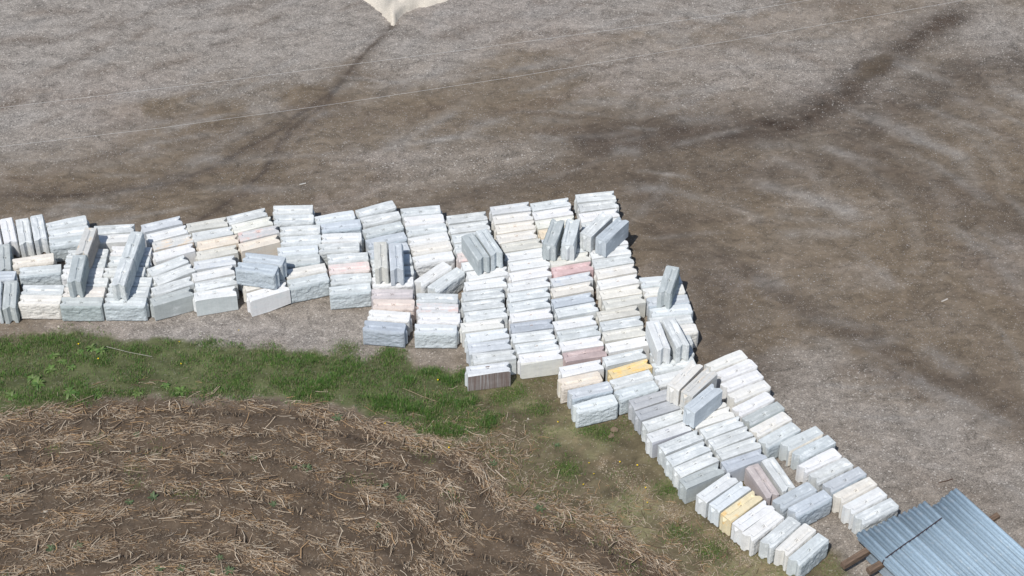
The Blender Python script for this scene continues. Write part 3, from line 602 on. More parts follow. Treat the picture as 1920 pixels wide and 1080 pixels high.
# code: (colour, stain colour, stain amount, stain on the moulded back, words)
K = {
 'lg': ((.60, .63, .635), (.675, .695, .695), .5, 0, 'light grey'), 'lgb': ((.55, .59, .60), (.625, .66, .67), .45, 0, 'cool grey'),
 'lgl': ((.62, .63, .63), (.40, .41, .46), .0, .85, 'light grey'), 'wh': ((.73, .745, .745), (.62, .645, .65), .42, 0, 'white'),
 'whw': ((.80, .80, .79), (.70, .70, .69), .2, 0, 'bright white'), 'whb': ((.68, .715, .73), (.56, .60, .625), .5, 0, 'bluish white'),
 'whg': ((.74, .75, .74), (.50, .54, .54), .0, .95, 'white-topped grey'), 'wht': ((.75, .72, .68), (.66, .62, .57), .3, 0, 'warm white'),
 'gr': ((.47, .51, .515), (.58, .60, .60), .3, 0, 'mid grey'), 'bl': ((.54, .575, .61), (.66, .68, .70), .35, 0, 'bluish grey'),
 'bl2': ((.52, .56, .60), (.62, .65, .67), .3, 0, 'blue-grey'), 'bg': ((.50, .55, .59), (.58, .62, .65), .3, 0, 'slate blue'),
 'bg2': ((.45, .49, .54), (.52, .55, .60), .3, 0, 'dark blue-grey'), 'dg': ((.44, .455, .475), (.50, .51, .53), .3, 0, 'dark grey'),
 'dg2': ((.425, .44, .46), (.47, .48, .50), .25, 0, 'charcoal grey'), 'cr': ((.75, .715, .65), (.70, .70, .67), .3, 0, 'cream'),
 'crl': ((.75, .735, .695), (.62, .62, .61), .48, 0, 'pale cream'), 'crw': ((.80, .785, .745), (.70, .69, .66), .2, 0, 'ivory'),
 'crf': ((.74, .745, .73), (.66, .655, .60), .1, .9, 'ivory-faced'), 'crs': ((.56, .59, .59), (.62, .63, .62), .2, 0, 'grey cream-faced'),
 'be': ((.615, .61, .565), (.68, .67, .63), .35, 0, 'beige-grey'), 'tan': ((.70, .635, .55), (.62, .60, .55), .4, 0, 'tan'),
 'tan2': ((.58, .585, .57), (.58, .49, .38), .40, 0, 'tan-stained'), 'tst': ((.66, .67, .66), (.66, .56, .45), .5, 0, 'tan-streaked'),
 'bst': ((.62, .64, .65), (.44, .48, .54), .42, 0, 'blue-streaked'), 'pst': ((.64, .64, .64), (.64, .48, .44), .48, 0, 'pink-streaked'),
 'pk': ((.68, .59, .535), (.62, .52, .46), .35, 0, 'salmon pink'), 'pk2': ((.68, .62, .60), (.68, .52, .50), .45, 0, 'faint pink'),
 'pur': ((.53, .49, .49), (.62, .57, .56), .4, 0, 'purplish grey'), 'red': ((.64, .47, .465), (.66, .53, .52), .4, 0, 'red'),
 'mau': ((.47, .385, .38), (.56, .47, .46), .35, 0, 'mauve brown'), 'mau2': ((.49, .44, .43), (.57, .53, .50), .4, 0, 'mauve grey'),
 'yel': ((.76, .62, .37), (.78, .50, .16), .52, 0, 'yellow'), 'yel2': ((.73, .63, .44), (.72, .48, .20), .4, 0, 'tan-yellow'),
 'or': ((.73, .64, .51), (.70, .50, .32), .4, 0, 'pale orange'), 'brn': ((.63, .645, .655), (.20, .155, .14), .0, 1.0, 'brown-faced'),
}
FACE_COL = {'crs': (.77, .73, .65), 'wht': (.73, .70, .65), 'crl': (.68, .67, .63), 'lgb': (.50, .55, .57), 'bl2': (.46, .52, .57), 'tan2': (.40, .365, .335), 'gr': (.40, .45, .45), 'whb': (.60, .65, .67), 'tan': (.66, .60, .53)}
FILE = {
 'c1': 'three-block file beside the end-on blocks', 'c2': 'short file between the two long upper pairs',
 'p1': 'file under the tan-stained upper block', 'p2': 'file under the second long upper pair',
 'd1': 'file just right of the long upper pairs', 'd2': 'file whose third block is tan', 'd3': 'file under the slanted slate blue pair',
 'e1': 'file right of the slanted slate blue pair', 'e2': 'file left of the upright beige pair', 'e3': 'file ending in the dark blue-grey block',
 'e4': 'file with two diagonal blocks', 'e5': 'file ending in the brown-faced block', 'e6': 'file ending in the ivory-faced block',
 'e7': 'file holding the red block', 'e8': 'file holding the yellow block', 'e9': 'rightmost file before the slant',
 'g1': 'slanting file headed by dark grey blocks', 'g1b': 'slanting front file with the tan-yellow block', 'g2': 'slanting middle file',
 'g3': 'slanting yard-side file headed by pale cream', 'g4': 'slanting file nearest the guardrails',
}
OWN = {
 'W': ['white end-on block cut by the left edge', 'white end-on block, second of the back-left row', 'light grey end-on block, third of the back-left row', 'light grey end-on block right of the other end-on blocks'],
 'X': ['mid grey end-on block half hidden at the left edge', 'cream-topped block behind the rough cool grey block', 'cool grey rough-faced block in the gap near the left edge', 'bluish rough-faced block cut by the left edge', 'light grey end-on block cut by the lower left edge', 'mid grey end-on block with near groove at lower left'],
 'Y': ['light grey block behind the warm white front block', 'warm white rough-faced block at the front left'],
 'T1': ['tan-stained upper block, rear of the left long pair', 'mid grey upper block, front of the left long pair', 'cool grey upper block, rear of the second long pair', 'light grey upper block, front of the second long pair'],
 'T2': ['slate blue upper block, rear of the slanted pair', 'slate blue rough-faced upper block, front of the slanted pair'],
 'T3': ['beige-grey upper block, left of the upright pair', 'blue-grey upper block, right of the upright pair'],
 'T4': ['mid grey upper block with smooth left side showing', 'cool grey upper block right of the mid grey one'],
 'T5': ['mid grey upper block, leftmost of the four leaning ones', 'cool grey upper block, second of the four leaning ones', 'light grey upper block, third of the four leaning ones', 'slate blue upper block at the right of the four'],
 'T6': ['lone mid grey upper block at the right-hand edge', 'white upper block, left of the leaning white pair', 'light grey upper block, right of the leaning white pair'],
 'T7': ['pale cream upper block, first of the slanting three', 'tan-stained upper block in the middle of the slanting three', 'slate blue upper block, front of the slanting three'],
 'm': ['slate blue block behind the rough blue-grey one', 'blue-grey rough-faced block in the gap between slanting files', 'mauve grey turned block in the gap between slanting files', 'light grey turned block beside the mauve grey one'],
}
ORD = ['first', 'second', 'third', 'fourth', 'fifth', 'sixth', 'seventh', 'eighth', 'ninth', 'tenth', 'eleventh', 'twelfth']

proto = {}
def make_block(body, face, loop):
    root = empty('concrete_block')
    return root, link('body', body, None, root), link('split_face', face, None, root), link('lifting_loop', loop, None, root)
PROTO = make_block(BODIES[0], FACES[0], LOOP)

def place_block(n, x, y, yaw, z, code, label, group):
    col, st, amt, back, words = K[code]
    if n == 0: root, body, face, loop = PROTO
    else:
        root = PROTO[0].copy(); C.objects.link(root)
        parts = []
        for p in PROTO[1:]:
            q = p.copy(); C.objects.link(q); q.parent = root; parts.append(q)
        body, face, loop = parts
    r = random.Random(n * 31 + 5)
    root.location = (x, y, z); root.rotation_euler = (0, 0, yaw)
    body.data = BODIES[r.randrange(10)]; face.data = FACES[r.randrange(8)]
    loop.data = LOOP_RUST if label.find('ivory') >= 0 and r.random() < .5 else LOOP
    g = r.uniform(.96, 1.10); w = r.uniform(-.006, .01)
    g *= .925
    c = [min(.715, col[0] * g + w), min(.715, col[1] * g), min(.715, col[2] * g - w)]
    fcol = FACE_COL.get(code)
    fc = [v * g for v in fcol] if fcol else [v * .95 for v in c]
    for o, cc in ((body, c), (face, fc)):
        o.color = (*cc, 1); o['stain'] = [float(v) for v in st]; o['stain_amount'] = float(amt if o is body else amt * .6)
        o['stain_back'] = float(back); o['pour'] = float((n * 3.17) % 97 + (0 if o is body else .4))
    tag(root, label, 'concrete block', group)

cnt = 0
for fname, rows in BLOCKS:
    n = len(rows)
    for i, (code, x, y, yaw, layer) in enumerate(rows):
        words = K[code][4]
        if fname in OWN: label = OWN[fname][i]
        elif i < (n + 1) // 2: label = '%s block, %s from back, %s' % (words, ORD[i], FILE[fname])
        else: label = '%s block, %s from front, %s' % (words, ORD[n - 1 - i], FILE[fname])
        grp = 'concrete blocks lying on top of the others' if layer else 'concrete blocks standing in files on the yard'
        place_block(cnt, x, y, yaw, (BH + .002) * layer, code, label, grp)
        cnt += 1

# ------------------------------------------------------------------ bundled guardrail beams on timbers
def w_profile(width=.31, depth=.08):
    pts = []
    for t, z in ((-.5, .02), (-.455, .0), (-.425, .06), (-.395, .6), (-.36, .88), (-.30, .985), (-.24, 1), (-.18, .985), (-.12, .88), (-.075, .55), (-.035, .12), (0, .04), (.035, .12), (.075, .55),
                 (.12, .88), (.18, .985), (.24, 1), (.30, .985), (.36, .88), (.395, .6), (.425, .06), (.455, .0), (.5, .02)):
        pts.append((t * width, z * depth))
    return pts

def beam_mesh(length):
    """corrugated rail: real sheet thickness, slotted ends left plain"""
    pr = w_profile(); th = .0035; n = len(pr); segs = 3
    V = []; Fc = []
    for side in (0, 1):
        for k in range(segs + 1):
            yy = length * k / segs
            for (a, z) in pr: V.append((a, -yy, z - side * th * 1.6))
    def vid(side, k, i): return side * (segs + 1) * n + k * n + i
    for k in range(segs):
        for i in range(n - 1):
            Fc.append((vid(0, k, i), vid(0, k + 1, i), vid(0, k + 1, i + 1), vid(0, k, i + 1)))
            Fc.append((vid(1, k, i), vid(1, k, i + 1), vid(1, k + 1, i + 1), vid(1, k + 1, i)))
        for i in (0, n - 1): Fc.append((vid(0, k, i), vid(1, k, i), vid(1, k + 1, i), vid(0, k + 1, i)))
    for k in (0, segs):
        for i in range(n - 1): Fc.append((vid(0, k, i), vid(0, k, i + 1), vid(1, k, i + 1), vid(1, k, i)))
    return mesh_np('guardrail_beam', V, Fc, None, False)

def galvanised():
    m, nt, ns, ls, b = new_mat('galvanised_steel')
    oi = ns.new('ShaderNodeObjectInfo'); tc = ns.new('ShaderNodeTexCoord')
    v = N(ns, 'ShaderNodeTexVoronoi', Scale=26.0); ls.new(tc.outputs['Object'], v.inputs['Vector'])
    s = ns.new('ShaderNodeSeparateColor'); ls.new(v.outputs['Color'], s.inputs[0])
    nz = N(ns, 'ShaderNodeTexNoise', Scale=3.0, Detail=5.0); ls.new(tc.outputs['Object'], nz.inputs['Vector'])
    mp = ns.new('ShaderNodeMapping'); mp.inputs['Scale'].default_value = (9, .5, 3); ls.new(tc.outputs['Object'], mp.inputs[0])
    n2 = N(ns, 'ShaderNodeTexNoise', Scale=1.5, Detail=4.0); ls.new(mp.outputs[0], n2.inputs['Vector'])
    c = mix_c(ns, ls, 1.0, oi.outputs['Color'], ramp(ns, ls, s.outputs[0], [(0, .88), (1, 1.06)]), 'MULTIPLY')
    c = mix_c(ns, ls, 1.0, c, ramp(ns, ls, n2.outputs['Fac'], [(.3, .8), (.7, 1.12)]), 'MULTIPLY')
    c = mix_c(ns, ls, ramp(ns, ls, nz.outputs['Fac'], [(.62, 0.0), (.72, .55)]), c, (.55, .57, .58))
    ls.new(c, b.inputs['Base Color'])
    b.inputs['Metallic'].default_value = .12
    ls.new(ramp(ns, ls, nz.outputs['Fac'], [(.3, .38), (.7, .62)]), b.inputs['Roughness'])
    return m

zinc = galvanised()
AX = Vector((.545, -.838, 0)); CX = Vector((.838, .545, 0))
RAIL_RZ = math.atan2(CX.y, CX.x)
def wood_mat():
    m, nt, ns, ls, b = new_mat('weathered_timber')
    tc = ns.new('ShaderNodeTexCoord'); mp = ns.new('ShaderNodeMapping'); mp.inputs['Scale'].default_value = (1.5, 22, 22); ls.new(tc.outputs['Object'], mp.inputs[0])
    nz = N(ns, 'ShaderNodeTexNoise', Scale=2.0, Detail=6.0, Roughness=.7); ls.new(mp.outputs[0], nz.inputs['Vector'])
    c = ns.new('ShaderNodeValToRGB'); c.color_ramp.elements[0].color = (.05, .035, .026, 1); c.color_ramp.elements[1].color = (.25, .175, .125, 1)
    c.color_ramp.elements[0].position = .3; c.color_ramp.elements[1].position = .72
    ls.new(nz.outputs['Fac'], c.inputs[0]); ls.new(c.outputs[0], b.inputs['Base Color']); b.inputs['Roughness'].default_value = .9
    bp = N(ns, 'ShaderNodeBump', Strength=.6, Distance=.02); ls.new(nz.outputs['Fac'], bp.inputs['Height']); ls.new(bp.outputs[0], b.inputs['Normal'])
    return m
timber_m = wood_mat()
def timber(p, q, z, w, h, label, seed):
    p = Vector((*p, 0)); q = Vector((*q, 0)); d = q - p; L = d.length
    r = random.Random(seed); bm = bmesh.new(); rings = []
    for k in range(9):
        x = L * k / 8; ring = []
        for (a, b2) in ((-.5, 0), (-.42, -.0), (.42, 0), (.5, .08), (.5, .9), (.42, 1), (-.42, 1), (-.5, .9)):
            ring.append(bm.verts.new((x + r.uniform(-.012, .012) * (k in (0, 8)), a * w + r.uniform(-.006, .006), b2 * h + r.uniform(-.005, .005))))
        rings.append(ring)
    for k in range(8):
        for j in range(8): bm.faces.new((rings[k][j], rings[k][(j + 1) % 8], rings[k + 1][(j + 1) % 8], rings[k + 1][j]))
    bm.faces.new(rings[0]); bm.faces.new(rings[8][::-1])
    bmesh.ops.recalc_face_normals(bm, faces=bm.faces)
    me = bpy.data.meshes.new('timber_bearer'); bm.to_mesh(me); bm.free()
    o = link('timber_bearer', me, timber_m); o.location = (p.x, p.y, z); o.rotation_euler = (0, 0, math.atan2(d.y, d.x))
    return tag(o, label, 'timber', 'timbers under the guardrails')

RAIL0 = Vector((8.90, -10.27, 0))     # top corner of the near-left beam
BEAM = beam_mesh(6.0)
BEAM.materials.append(zinc)
rail_n = 0
def beam(cross, along, z, col, label, rot=0.0):
    global rail_n
    o = link('steel_guardrail', BEAM)
    p = RAIL0 + CX * cross + AX * along
    o.location = (p.x, p.y, z); o.rotation_euler = (0, 0, RAIL_RZ + rot); o.color = (*col, 1)
    tag(o, label, 'guardrail', 'galvanised guardrail beams in the bundle'); rail_n += 1
ZB = .452
stag = [0.04, 0.0, .03, -.03, .03, .0, -.04, .20, .03, -.04]
ORD2 = ORD
for cidx in range(10):
    layers = 5 if cidx < 3 else 4
    for k in range(layers):
        r = random.Random(cidx * 10 + k)
        top = k == layers - 1
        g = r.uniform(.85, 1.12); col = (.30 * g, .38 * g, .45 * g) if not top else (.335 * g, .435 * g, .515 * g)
        z = ZB + k * .0235 + cidx * .0006 
        al = .083 * .334 * cidx + stag[cidx] * (1 if top else .6) + r.uniform(-.06, .06)
        if top: lab = 'top galvanised guardrail beam, %s from the left in the upper bundle' % ORD2[cidx]
        else: lab = 'guardrail beam, %s layer under the top, %s from the left of the bundle' % (ORD2[layers - 2 - k], ORD2[cidx])
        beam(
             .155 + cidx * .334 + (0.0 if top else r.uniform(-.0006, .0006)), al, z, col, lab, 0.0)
for cidx in range(5):
    for k in range(6):
        r = random.Random(500 + cidx * 10 + k); g = r.uniform(.9, 1.1)
        beam(-.02 + .155 + cidx * .334, .38 + r.uniform(-.06, .06) + (.0 if cidx else .05), .105 + k * .0235, (.38 * g, .46 * g, .53 * g),
             'guardrail beam, %s from the top and %s from the left in the lower bundle' % (ORD2[5 - k], ORD2[cidx]))
def P2(c, a): v = RAIL0 + CX * c + AX * a; return (v.x, v.y)
timber(P2(-.85, .50), P2(2.7, .34), 
       .305, .17, .145, 'weathered timber sticking out furthest left under the guardrails', 1)
timber(P2(-.42, 1.0), P2(3.1, .98), .305, .17, .145, 'square dark timber end below the banding strap', 2)
timber(P2(-.42, 1.45), P2(3.95, 1.2), -.02, .15, .12, 'long timber bearer ending right of the guardrails', 3)
timber(P2(-.30, 2.6), P2(3.6, 2.6), -.02, .15, .12, 'timber bearer at the bottom picture edge under guardrails', 4)
timber(P2(.1, 3.9), P2(3.4, 3.9), .305, .17, .145, 'timber between the bundles beyond the bottom edge', 5)
# banding strap, thin steel ribbon following the crests
def strap():
    V = []; Fc = []; pr = []
    pr.append((-.012, ZB - .02)); pr.append((-.012, ZB + .10))
    for cidx in range(7):
        z = ZB + (4 if cidx < 3 else 3) * .0235 + .0845 + cidx * .0006 
        pr.append((.08 + cidx * .334, z)); pr.append((.23 + cidx * .334, z))
    a0 = 1.06
    for i, (c, z) in enumerate(pr):
        for s in (-.016, .016):
            v = RAIL0 + CX * c + AX * (a0 - .26 * max(c, 0) / 2.2 + s); V.append((v.x, v.y, z + .004)); V.append((v.x, v.y, z + .001))
    for i in range(len(pr) - 1):
        b = i * 4; n = b + 4
        Fc += [(b, b + 2, n + 2, n), (b + 1, n + 1, n + 3, b + 3), (b, n, n + 1, b + 1), (b + 2, b + 3, n + 3, n + 2)]
    return mesh_np('banding_strap', V, Fc)
strap_m, _nt, _ns, _ls, _b = new_mat('rusty_steel_strap')
_b.inputs['Base Color'].default_value = (.05, .034, .038, 1); _b.inputs['Roughness'].default_value = .6
tag(link('banding_strap', strap(), strap_m), 'dark thin banding strap slung across the guardrail bundle', 'strap')

# ------------------------------------------------------------------ overhead wires
def wire(pts, label):
    # straight in plan, sagging; carried on well past both edges of the view
    p = [Vector(q) for q in pts]
    d0 = (p[0] - p[-1]); d0.z = 0; d0.normalize()
    p = [p[0] + d0 * 30 + Vector((0, 0, 1.6)), p[0] + d0 * 12 + Vector((0, 0, .45))] + p + [p[-1] - d0 * 12 + Vector((0, 0, .45)), p[-1] - d0 * 30 + Vector((0, 0, 1.6))]
    V = []; Fc = []; m = 5; rad = .0031
    for k, q in enumerate(p):
        t = (p[min(k + 1, len(p) - 1)] - p[max(k - 1, 0)]).normalized(); s = t.cross(Vector((0, 0, 1))).normalized(); u = s.cross(t)
        for j in range(m):
            a = 2 * math.pi * j / m; V.append(tuple(q + (s * math.cos(a) + u * math.sin(a)) * rad))
    for k in range(len(p) - 1):
        for j in range(m): Fc.append((k * m + j, k * m + (j + 1) % m, (k + 1) * m + (j + 1) % m, (k + 1) * m + j))
    o = link('overhead_wire', mesh_np('overhead_wire', V, Fc, None, True), wire_m)
    return tag(o, label, 'wire', 'overhead wires crossing the yard')
wire_m, _nt, _ns, _ls, _b = new_mat('bare_aluminium_wire')
_b.inputs['Base Color'].default_value = (.55, .55, .54, 1); _b.inputs['Roughness'].default_value = .6; _b.inputs['Metallic'].default_value = .2
wire([(-14.25, 0.22, 6.5), (-7.94, 1.64, 6.44), (-1.39, 3.12, 6.44), (5.35, 4.64, 6.5)], 'thin pale overhead wire, the upper of the two crossing the gravel')
wire([(-13.91, -1.55, 6.5), (-9.73, -0.46, 6.31), (-5.39, 0.67, 6.23), (0.0, 2.07, 6.22), (6.23, 3.69, 6.34), (12.7, 5.38, 6.5)], 'thin pale overhead wire, the lower of the two crossing the dirt')

# ------------------------------------------------------------------ scattered stalks, blades and pebbles
def in_view(x, y):   # the strip of ground the picture covers, with a margin all round
    return (np.abs(x) < 15.9 + .0955 * y * 2.02 + 2.0) & (y > -13.0) & (y < 17.5)

def stalks(x, y, z, yaw, pitch, L, R, bend, cols, name, mat, flat=1.0):
    """many 3-sided, twice-jointed stalks in one mesh"""
    n = len(x)
    d = np.stack([np.cos(pitch) * np.cos(yaw), np.cos(pitch) * np.sin(yaw), np.sin(pitch)], 1)
    s = np.stack([-np.sin(yaw), np.cos(yaw), np.zeros(n)], 1); u = np.cross(d, s)
    base = np.stack([x, y, z], 1)
    rings = []
    for k, t in enumerate((0.0, .5, 1.0)):
        c = base + d * (L * t)[:, None] + s * (bend * (t - .5) ** 2 * 4 * L)[:, None]
        for j in range(3):
            a = 2 * math.pi * j / 3 + .5
            rings.append(c + s * (R * math.cos(a))[:, None] + u * (R * math.sin(a) * flat)[:, None])
    V = np.stack(rings, 1).reshape(-1, 3)
    T = []
    for k in range(2):
        for j in range(3): T.append((k * 3 + j, k * 3 + (j + 1) % 3, (k + 1) * 3 + (j + 1) % 3, (k + 1) * 3 + j))
    Fc = (np.arange(n)[:, None, None] * 9 + np.array(T)[None]).reshape(-1, 4)
    return link(name, mesh_np(name, V, Fc, np.repeat(cols, 9, 0)), mat)

STRAW = np.array(((.54, .43, .315), (.45, .345, .245), (.33, .24, .165), (.65, .54, .41), (.19, .13, .088), (.46, .30, .165)))
straw_m = tint_mat('dry_maize_straw', .85, .2, 40)
def field_rows(n):
    x = rng.uniform(-17.5, 8, n); y = rng.uniform(-13, -3.2, n)
    df = field_dist(x, y); k = (df > -.7) & in_view(x, y) & (df < 12)
    return x[k], y[k], df[k]
def row_dir(x, y):
    e = .15
    gx = field_dist(x + e, y) - field_dist(x - e, y); gy = field_dist(x, y + e) - field_dist(x, y - e)
    return np.arctan2(gx, -gy)
x, y, df = field_rows(210000)
rowd = .5 + .5 * np.cos(2 * math.pi * (df / 1.05 + (fbm(x * .45, y * .45, 201) - .5) * .9 - .3))
dens = (.09 + .91 * rowd ** 1.8) * sstep(.22, .62, fbm(x * 1.1, y * 1.1, 203)) * (.35 + 1.1 * fbm(x * .35, y * .6, 205))
dens = dens * sstep(-.45, .35, df + .25 + (fbm(x * 1.2, y * 1.2, 213) - .5) * .9)
k = rng.random(len(x)) < dens * .86
x, y, df = x[k], y[k], df[k]
n = len(x)
yaw = row_dir(x, y) + rng.normal(0, .38, n) + (rng.random(n) < .30) * rng.uniform(-1.6, 1.6, n)
big = rng.random(n) < .11
L = np.where(big, rng.uniform(.22, .62, n), rng.uniform(.05, .25, n)); R = np.where(big, rng.uniform(.009, .0165, n), rng.uniform(.004, .0105, n))
pitch = rng.normal(0, .1, n)
z = ground_z(x, y) + rng.uniform(.008, .05, n)
ci = rng.integers(0, 6, n); cols = STRAW[ci] * rng.uniform(.62, 1.12, n)[:, None]
ex = x + np.cos(yaw) * L * .5; ey = y + np.sin(yaw) * L * .5
tag(stalks(x, y, z, yaw, pitch, L, R, rng.normal(0, .07, n), cols, 'straw', straw_m, .7), 'dry maize straw lying in rows over the brown field', 'straw', kind='stuff')
# chopped leaf and chaff between the stalks
x, y, df = field_rows(170000)
k = rng.random(len(x)) < .5 * sstep(.35, .65, fbm(x * 1.4, y * 1.9, 211)) * sstep(-.3, .3, df)
x, y = x[k], y[k]; n = len(x)
tag(stalks(x, y, ground_z(x, y) + rng.uniform(.004, .02, n), rng.uniform(0, 6.28, n), rng.normal(0, .15, n), rng.uniform(.02, .07, n), rng.uniform(.003, .008, n), rng.normal(0, .1, n),
    STRAW[rng.integers(0, 6, n)] * rng.uniform(.35, .95, n)[:, None], 'chaff', straw_m, .5), 'fine chopped chaff over the field soil', 'chaff', kind='stuff')
# standing stubble in the drill rows
x, y, df = field_rows(60000)
ph = np.abs(((df + .08 * np.sin(x * 1.7)) / .76 + .5) % 1 - .5)
k = (ph < .05) & (rng.random(len(x)) < .55) & (df > .25) & (fbm(x * .8, y * .8, 207) > .42)
x, y = x[k], y[k]; n = len(x)
cols = STRAW[rng.integers(0, 5, n)] * rng.uniform(.6, 1.05, n)[:, None]
tag(stalks(x, y, ground_z(x, y) - .02, rng.uniform(0, 6.28, n), rng.uniform(1.0, 1.57, n), rng.uniform(.1, .28, n), rng.uniform(.009, .015, n), rng.normal(0, .04, n), cols, 'stubble', straw_m),
    'cut maize stubble standing in rows in the field', 'stubble', kind='stuff')
# dead stems in the weedy bank
x = rng.uniform(-3, 10, 30000); y = rng.uniform(-13, -3, 30000)
k = (bank_mask(x, y) > .5) & (field_dist(x, y) < .1) & (rng.random(30000) < sstep(-2.2, .2, field_dist(x, y)) * sstep(.32, .62, fbm(x * 1.2, y * 1.2, 209))) & in_view(x, y)
x, y = x[k], y[k]; n = len(x)
bl_xy = np.array([(b[1], b[2]) for f, rows in BLOCKS for b in rows])
def clear_of_blocks(x, y, r=.62):
    ok = np.ones(len(x), bool)
    for f, rows in BLOCKS:
        for (c, bx, by, yw, ly) in rows:
            if ly: continue
            m = (np.abs(x - bx) < .8) & (np.abs(y - by) < .8)
            if not m.any(): continue
            u = (x - bx) * math.cos(yw) + (y - by) * math.sin(yw); v = -(x - bx) * math.sin(yw) + (y - by) * math.cos(yw)
            ok &= ~(m & (np.abs(u) < r + .03) & (np.abs(v) < .235))
    return ok
k = clear_of_blocks(x, y); x, y = x[k], y[k]; n = len(x)
tag(stalks(x, y, ground_z(x, y) + .01, rng.uniform(0, 6.28, n), rng.normal(.05, .15, n), rng.uniform(.06, .3, n), rng.uniform(.004, .009, n), rng.normal(0, .08, n),
    STRAW[rng.integers(0, 6, n)] * rng.uniform(.6, 1.05, n)[:, None], 'dead_stems', straw_m), 'dead stems strewn over the weedy bank', 'stems', kind='stuff')

# grass: every blade its own bent sliver
def grass(x, y, h, w, cols, name, label):
    n = len(x); yaw = rng.uniform(0, 6.28, n); lean = rng.uniform(.15, .95, n)
    z = ground_z(x, y) - .01
    dx, dy = np.cos(yaw), np.sin(yaw); b = np.stack([x, y, z], 1)
    s = np.stack([-dy, dx, np.zeros(n)], 1) * (w / 2)[:, None]
    mid = b + np.stack([dx * np.sin(lean * .5), dy * np.sin(lean * .5), np.cos(lean * .5)], 1) * (h * .55)[:, None]
    tip = mid + np.stack([dx * np.sin(lean * 1.5), dy * np.sin(lean * 1.5), np.cos(lean * 1.5)], 1) * (h * .5)[:, None]
    V = np.stack([b - s, b + s, mid + s * .8, mid - s * .8, tip], 1).reshape(-1, 3)
    o = np.arange(n)[:, None] * 5
    Fc = np.concatenate([o + np.array([[0, 1, 2]]), o + np.array([[0, 2, 3]]), o + np.array([[3, 2, 4]])])
    return tag(link(name, mesh_np(name, V, Fc, np.repeat(cols, 5, 0)), grass_m), label, 'grass', kind='stuff')
grass_m = tint_mat('grass_blades', .6, 0, 30, .25, .42)
GREEN = np.array(((.16, .28, .06), (.12, .235, .055), (.21, .325, .08), (.115, .245, .09), (.27, .305, .11), (.42, .36, .21)))
def grass_cols(n, dry): return GREEN[rng.choice(6, n, p=[.25, .25, .2, .15 - dry * .1, .15 - dry * .05, dry * .15])] * rng.uniform(.7, 1.2, n)[:, None]
M = 480000
x = rng.uniform(-18, 1, M); y = rng.uniform(-6.2, -1.2, M)
d = sdist(x, y, GRASS_EDGE) + (fbm(x * 1.6, y * 1.6, 301) - .5) * 1.1
cl = fbm(x * 1.7, y * 2.2, 303); cl2 = fbm(x * .55, y * .7, 305)
bare = np.maximum(np.exp(-(((x + 13.6) / 1.5) ** 2 + ((y + 3.4) / .9) ** 2)), .8 * np.exp(-(((x + 12.5) / .7) ** 2 + ((y + 3.3) / .8) ** 2))) * .85
p = sstep(-.35, .35, d) * np.clip(.04 + 2.1 * (cl - .36) + .7 * (cl2 - .42), .03, 1) * (1 - bare)
lush = sstep(.45, .66, cl) * sstep(-8.5, -3, x) * .8 + sstep(.5, .7, cl) * .35
k = (rng.random(M) < p) & in_view(x, y) & clear_of_blocks(x, y)
x, y, lush = x[k], y[k], lush[k]; n = len(x)
c = grass_cols(n, 1.0); dryp = (rng.random(n) < (.32 - .31 * np.clip(lush, 0, 1)))[:, None]
c = np.where(dryp, np.array((.32, .28, .175))[None] * rng.uniform(.6, 1.1, n)[:, None], c)
c = c * (1 - .12 * np.clip(lush, 0, 1))[:, None] * np.array((.9, 1.0, .95))[None]
grass(x, y, rng.uniform(.05, .13, n) + .13 * lush * rng.random(n), rng.uniform(.008, .016, n), c, 'grass_verge', 'green grass verge between the blocks and the field')
print('verge blades', n)
# thin grass on the bank, between field rows and in spots by the blocks
xs, ys, hs = [], [], []
for (bx, by) in GREEN_SPOTS:
    m = 900; a = rng.normal(0, .20, (m, 2)) * (1.2, .9); xs.append(bx + a[:, 0]); ys.append(by + a[:, 1]); hs.append(rng.uniform(.04, .11, m))
for (bx, by) in FIELD_GREEN:
    m = 160; a = rng.normal(0, .16, (m, 2)); xs.append(bx + a[:, 0]); ys.append(by + a[:, 1]); hs.append(rng.uniform(.04, .1, m))
m = 120000; x = rng.uniform(-3.5, 10, m); y = rng.uniform(-13, -3, m)
k = (bank_mask(x, y) > .6) & (rng.random(m) < .8 * sstep(.44, .68, fbm(x * 1.3, y * 1.3, 307)))
xs.append(x[k]); ys.append(y[k]); hs.append(rng.uniform(.03, .09, k.sum()))
x = np.concatenate(xs); y = np.concatenate(ys); h = np.concatenate(hs)
k = in_view(x, y) & clear_of_blocks(x, y); x, y, h = x[k], y[k], h[k]; n = len(x)
grass(x, y, h, rng.uniform(.006, .012, n), grass_cols(n, 1.0) * .92, 'grass_tufts', 'thin grass tufts on the bank and by the front blocks')

# pebbles
OCT = np.array(((1, 0, 0), (-1, 0, 0), (0, 1, 0), (0, -1, 0), (0, 0, 1), (0, 0, -1)), float)
OF = np.array(((0, 2, 4), (2, 1, 4), (1, 3, 4), (3, 0, 4), (2, 0, 5), (1, 2, 5), (3, 1, 5), (0, 3, 5)))
pebble_m = tint_mat('crushed_stone', .9)
def pebbles(x, y, r, cols, name, label, cat):
    n = len(x); V = OCT[None] * rng.uniform(.6, 1.25, (n, 6, 1)) * r[:, None, None] * np.array((1, 1, .7))
    a = rng.uniform(0, 6.28, n); ca, sa = np.cos(a)[:, None], np.sin(a)[:, None]
    V = np.stack([V[..., 0] * ca - V[..., 1] * sa, V[..., 0] * sa + V[..., 1] * ca, V[..., 2]], -1)
    V = V + np.stack([x, y, ground_z(x, y) + r * .25], 1)[:, None]
    Fc = (np.arange(n)[:, None, None] * 6 + OF[None]).reshape(-1, 3)
    return tag(link(name, mesh_np(name, V.reshape(-1, 3), Fc, np.repeat(cols, 6, 0)), pebble_m), label, cat, kind='stuff')
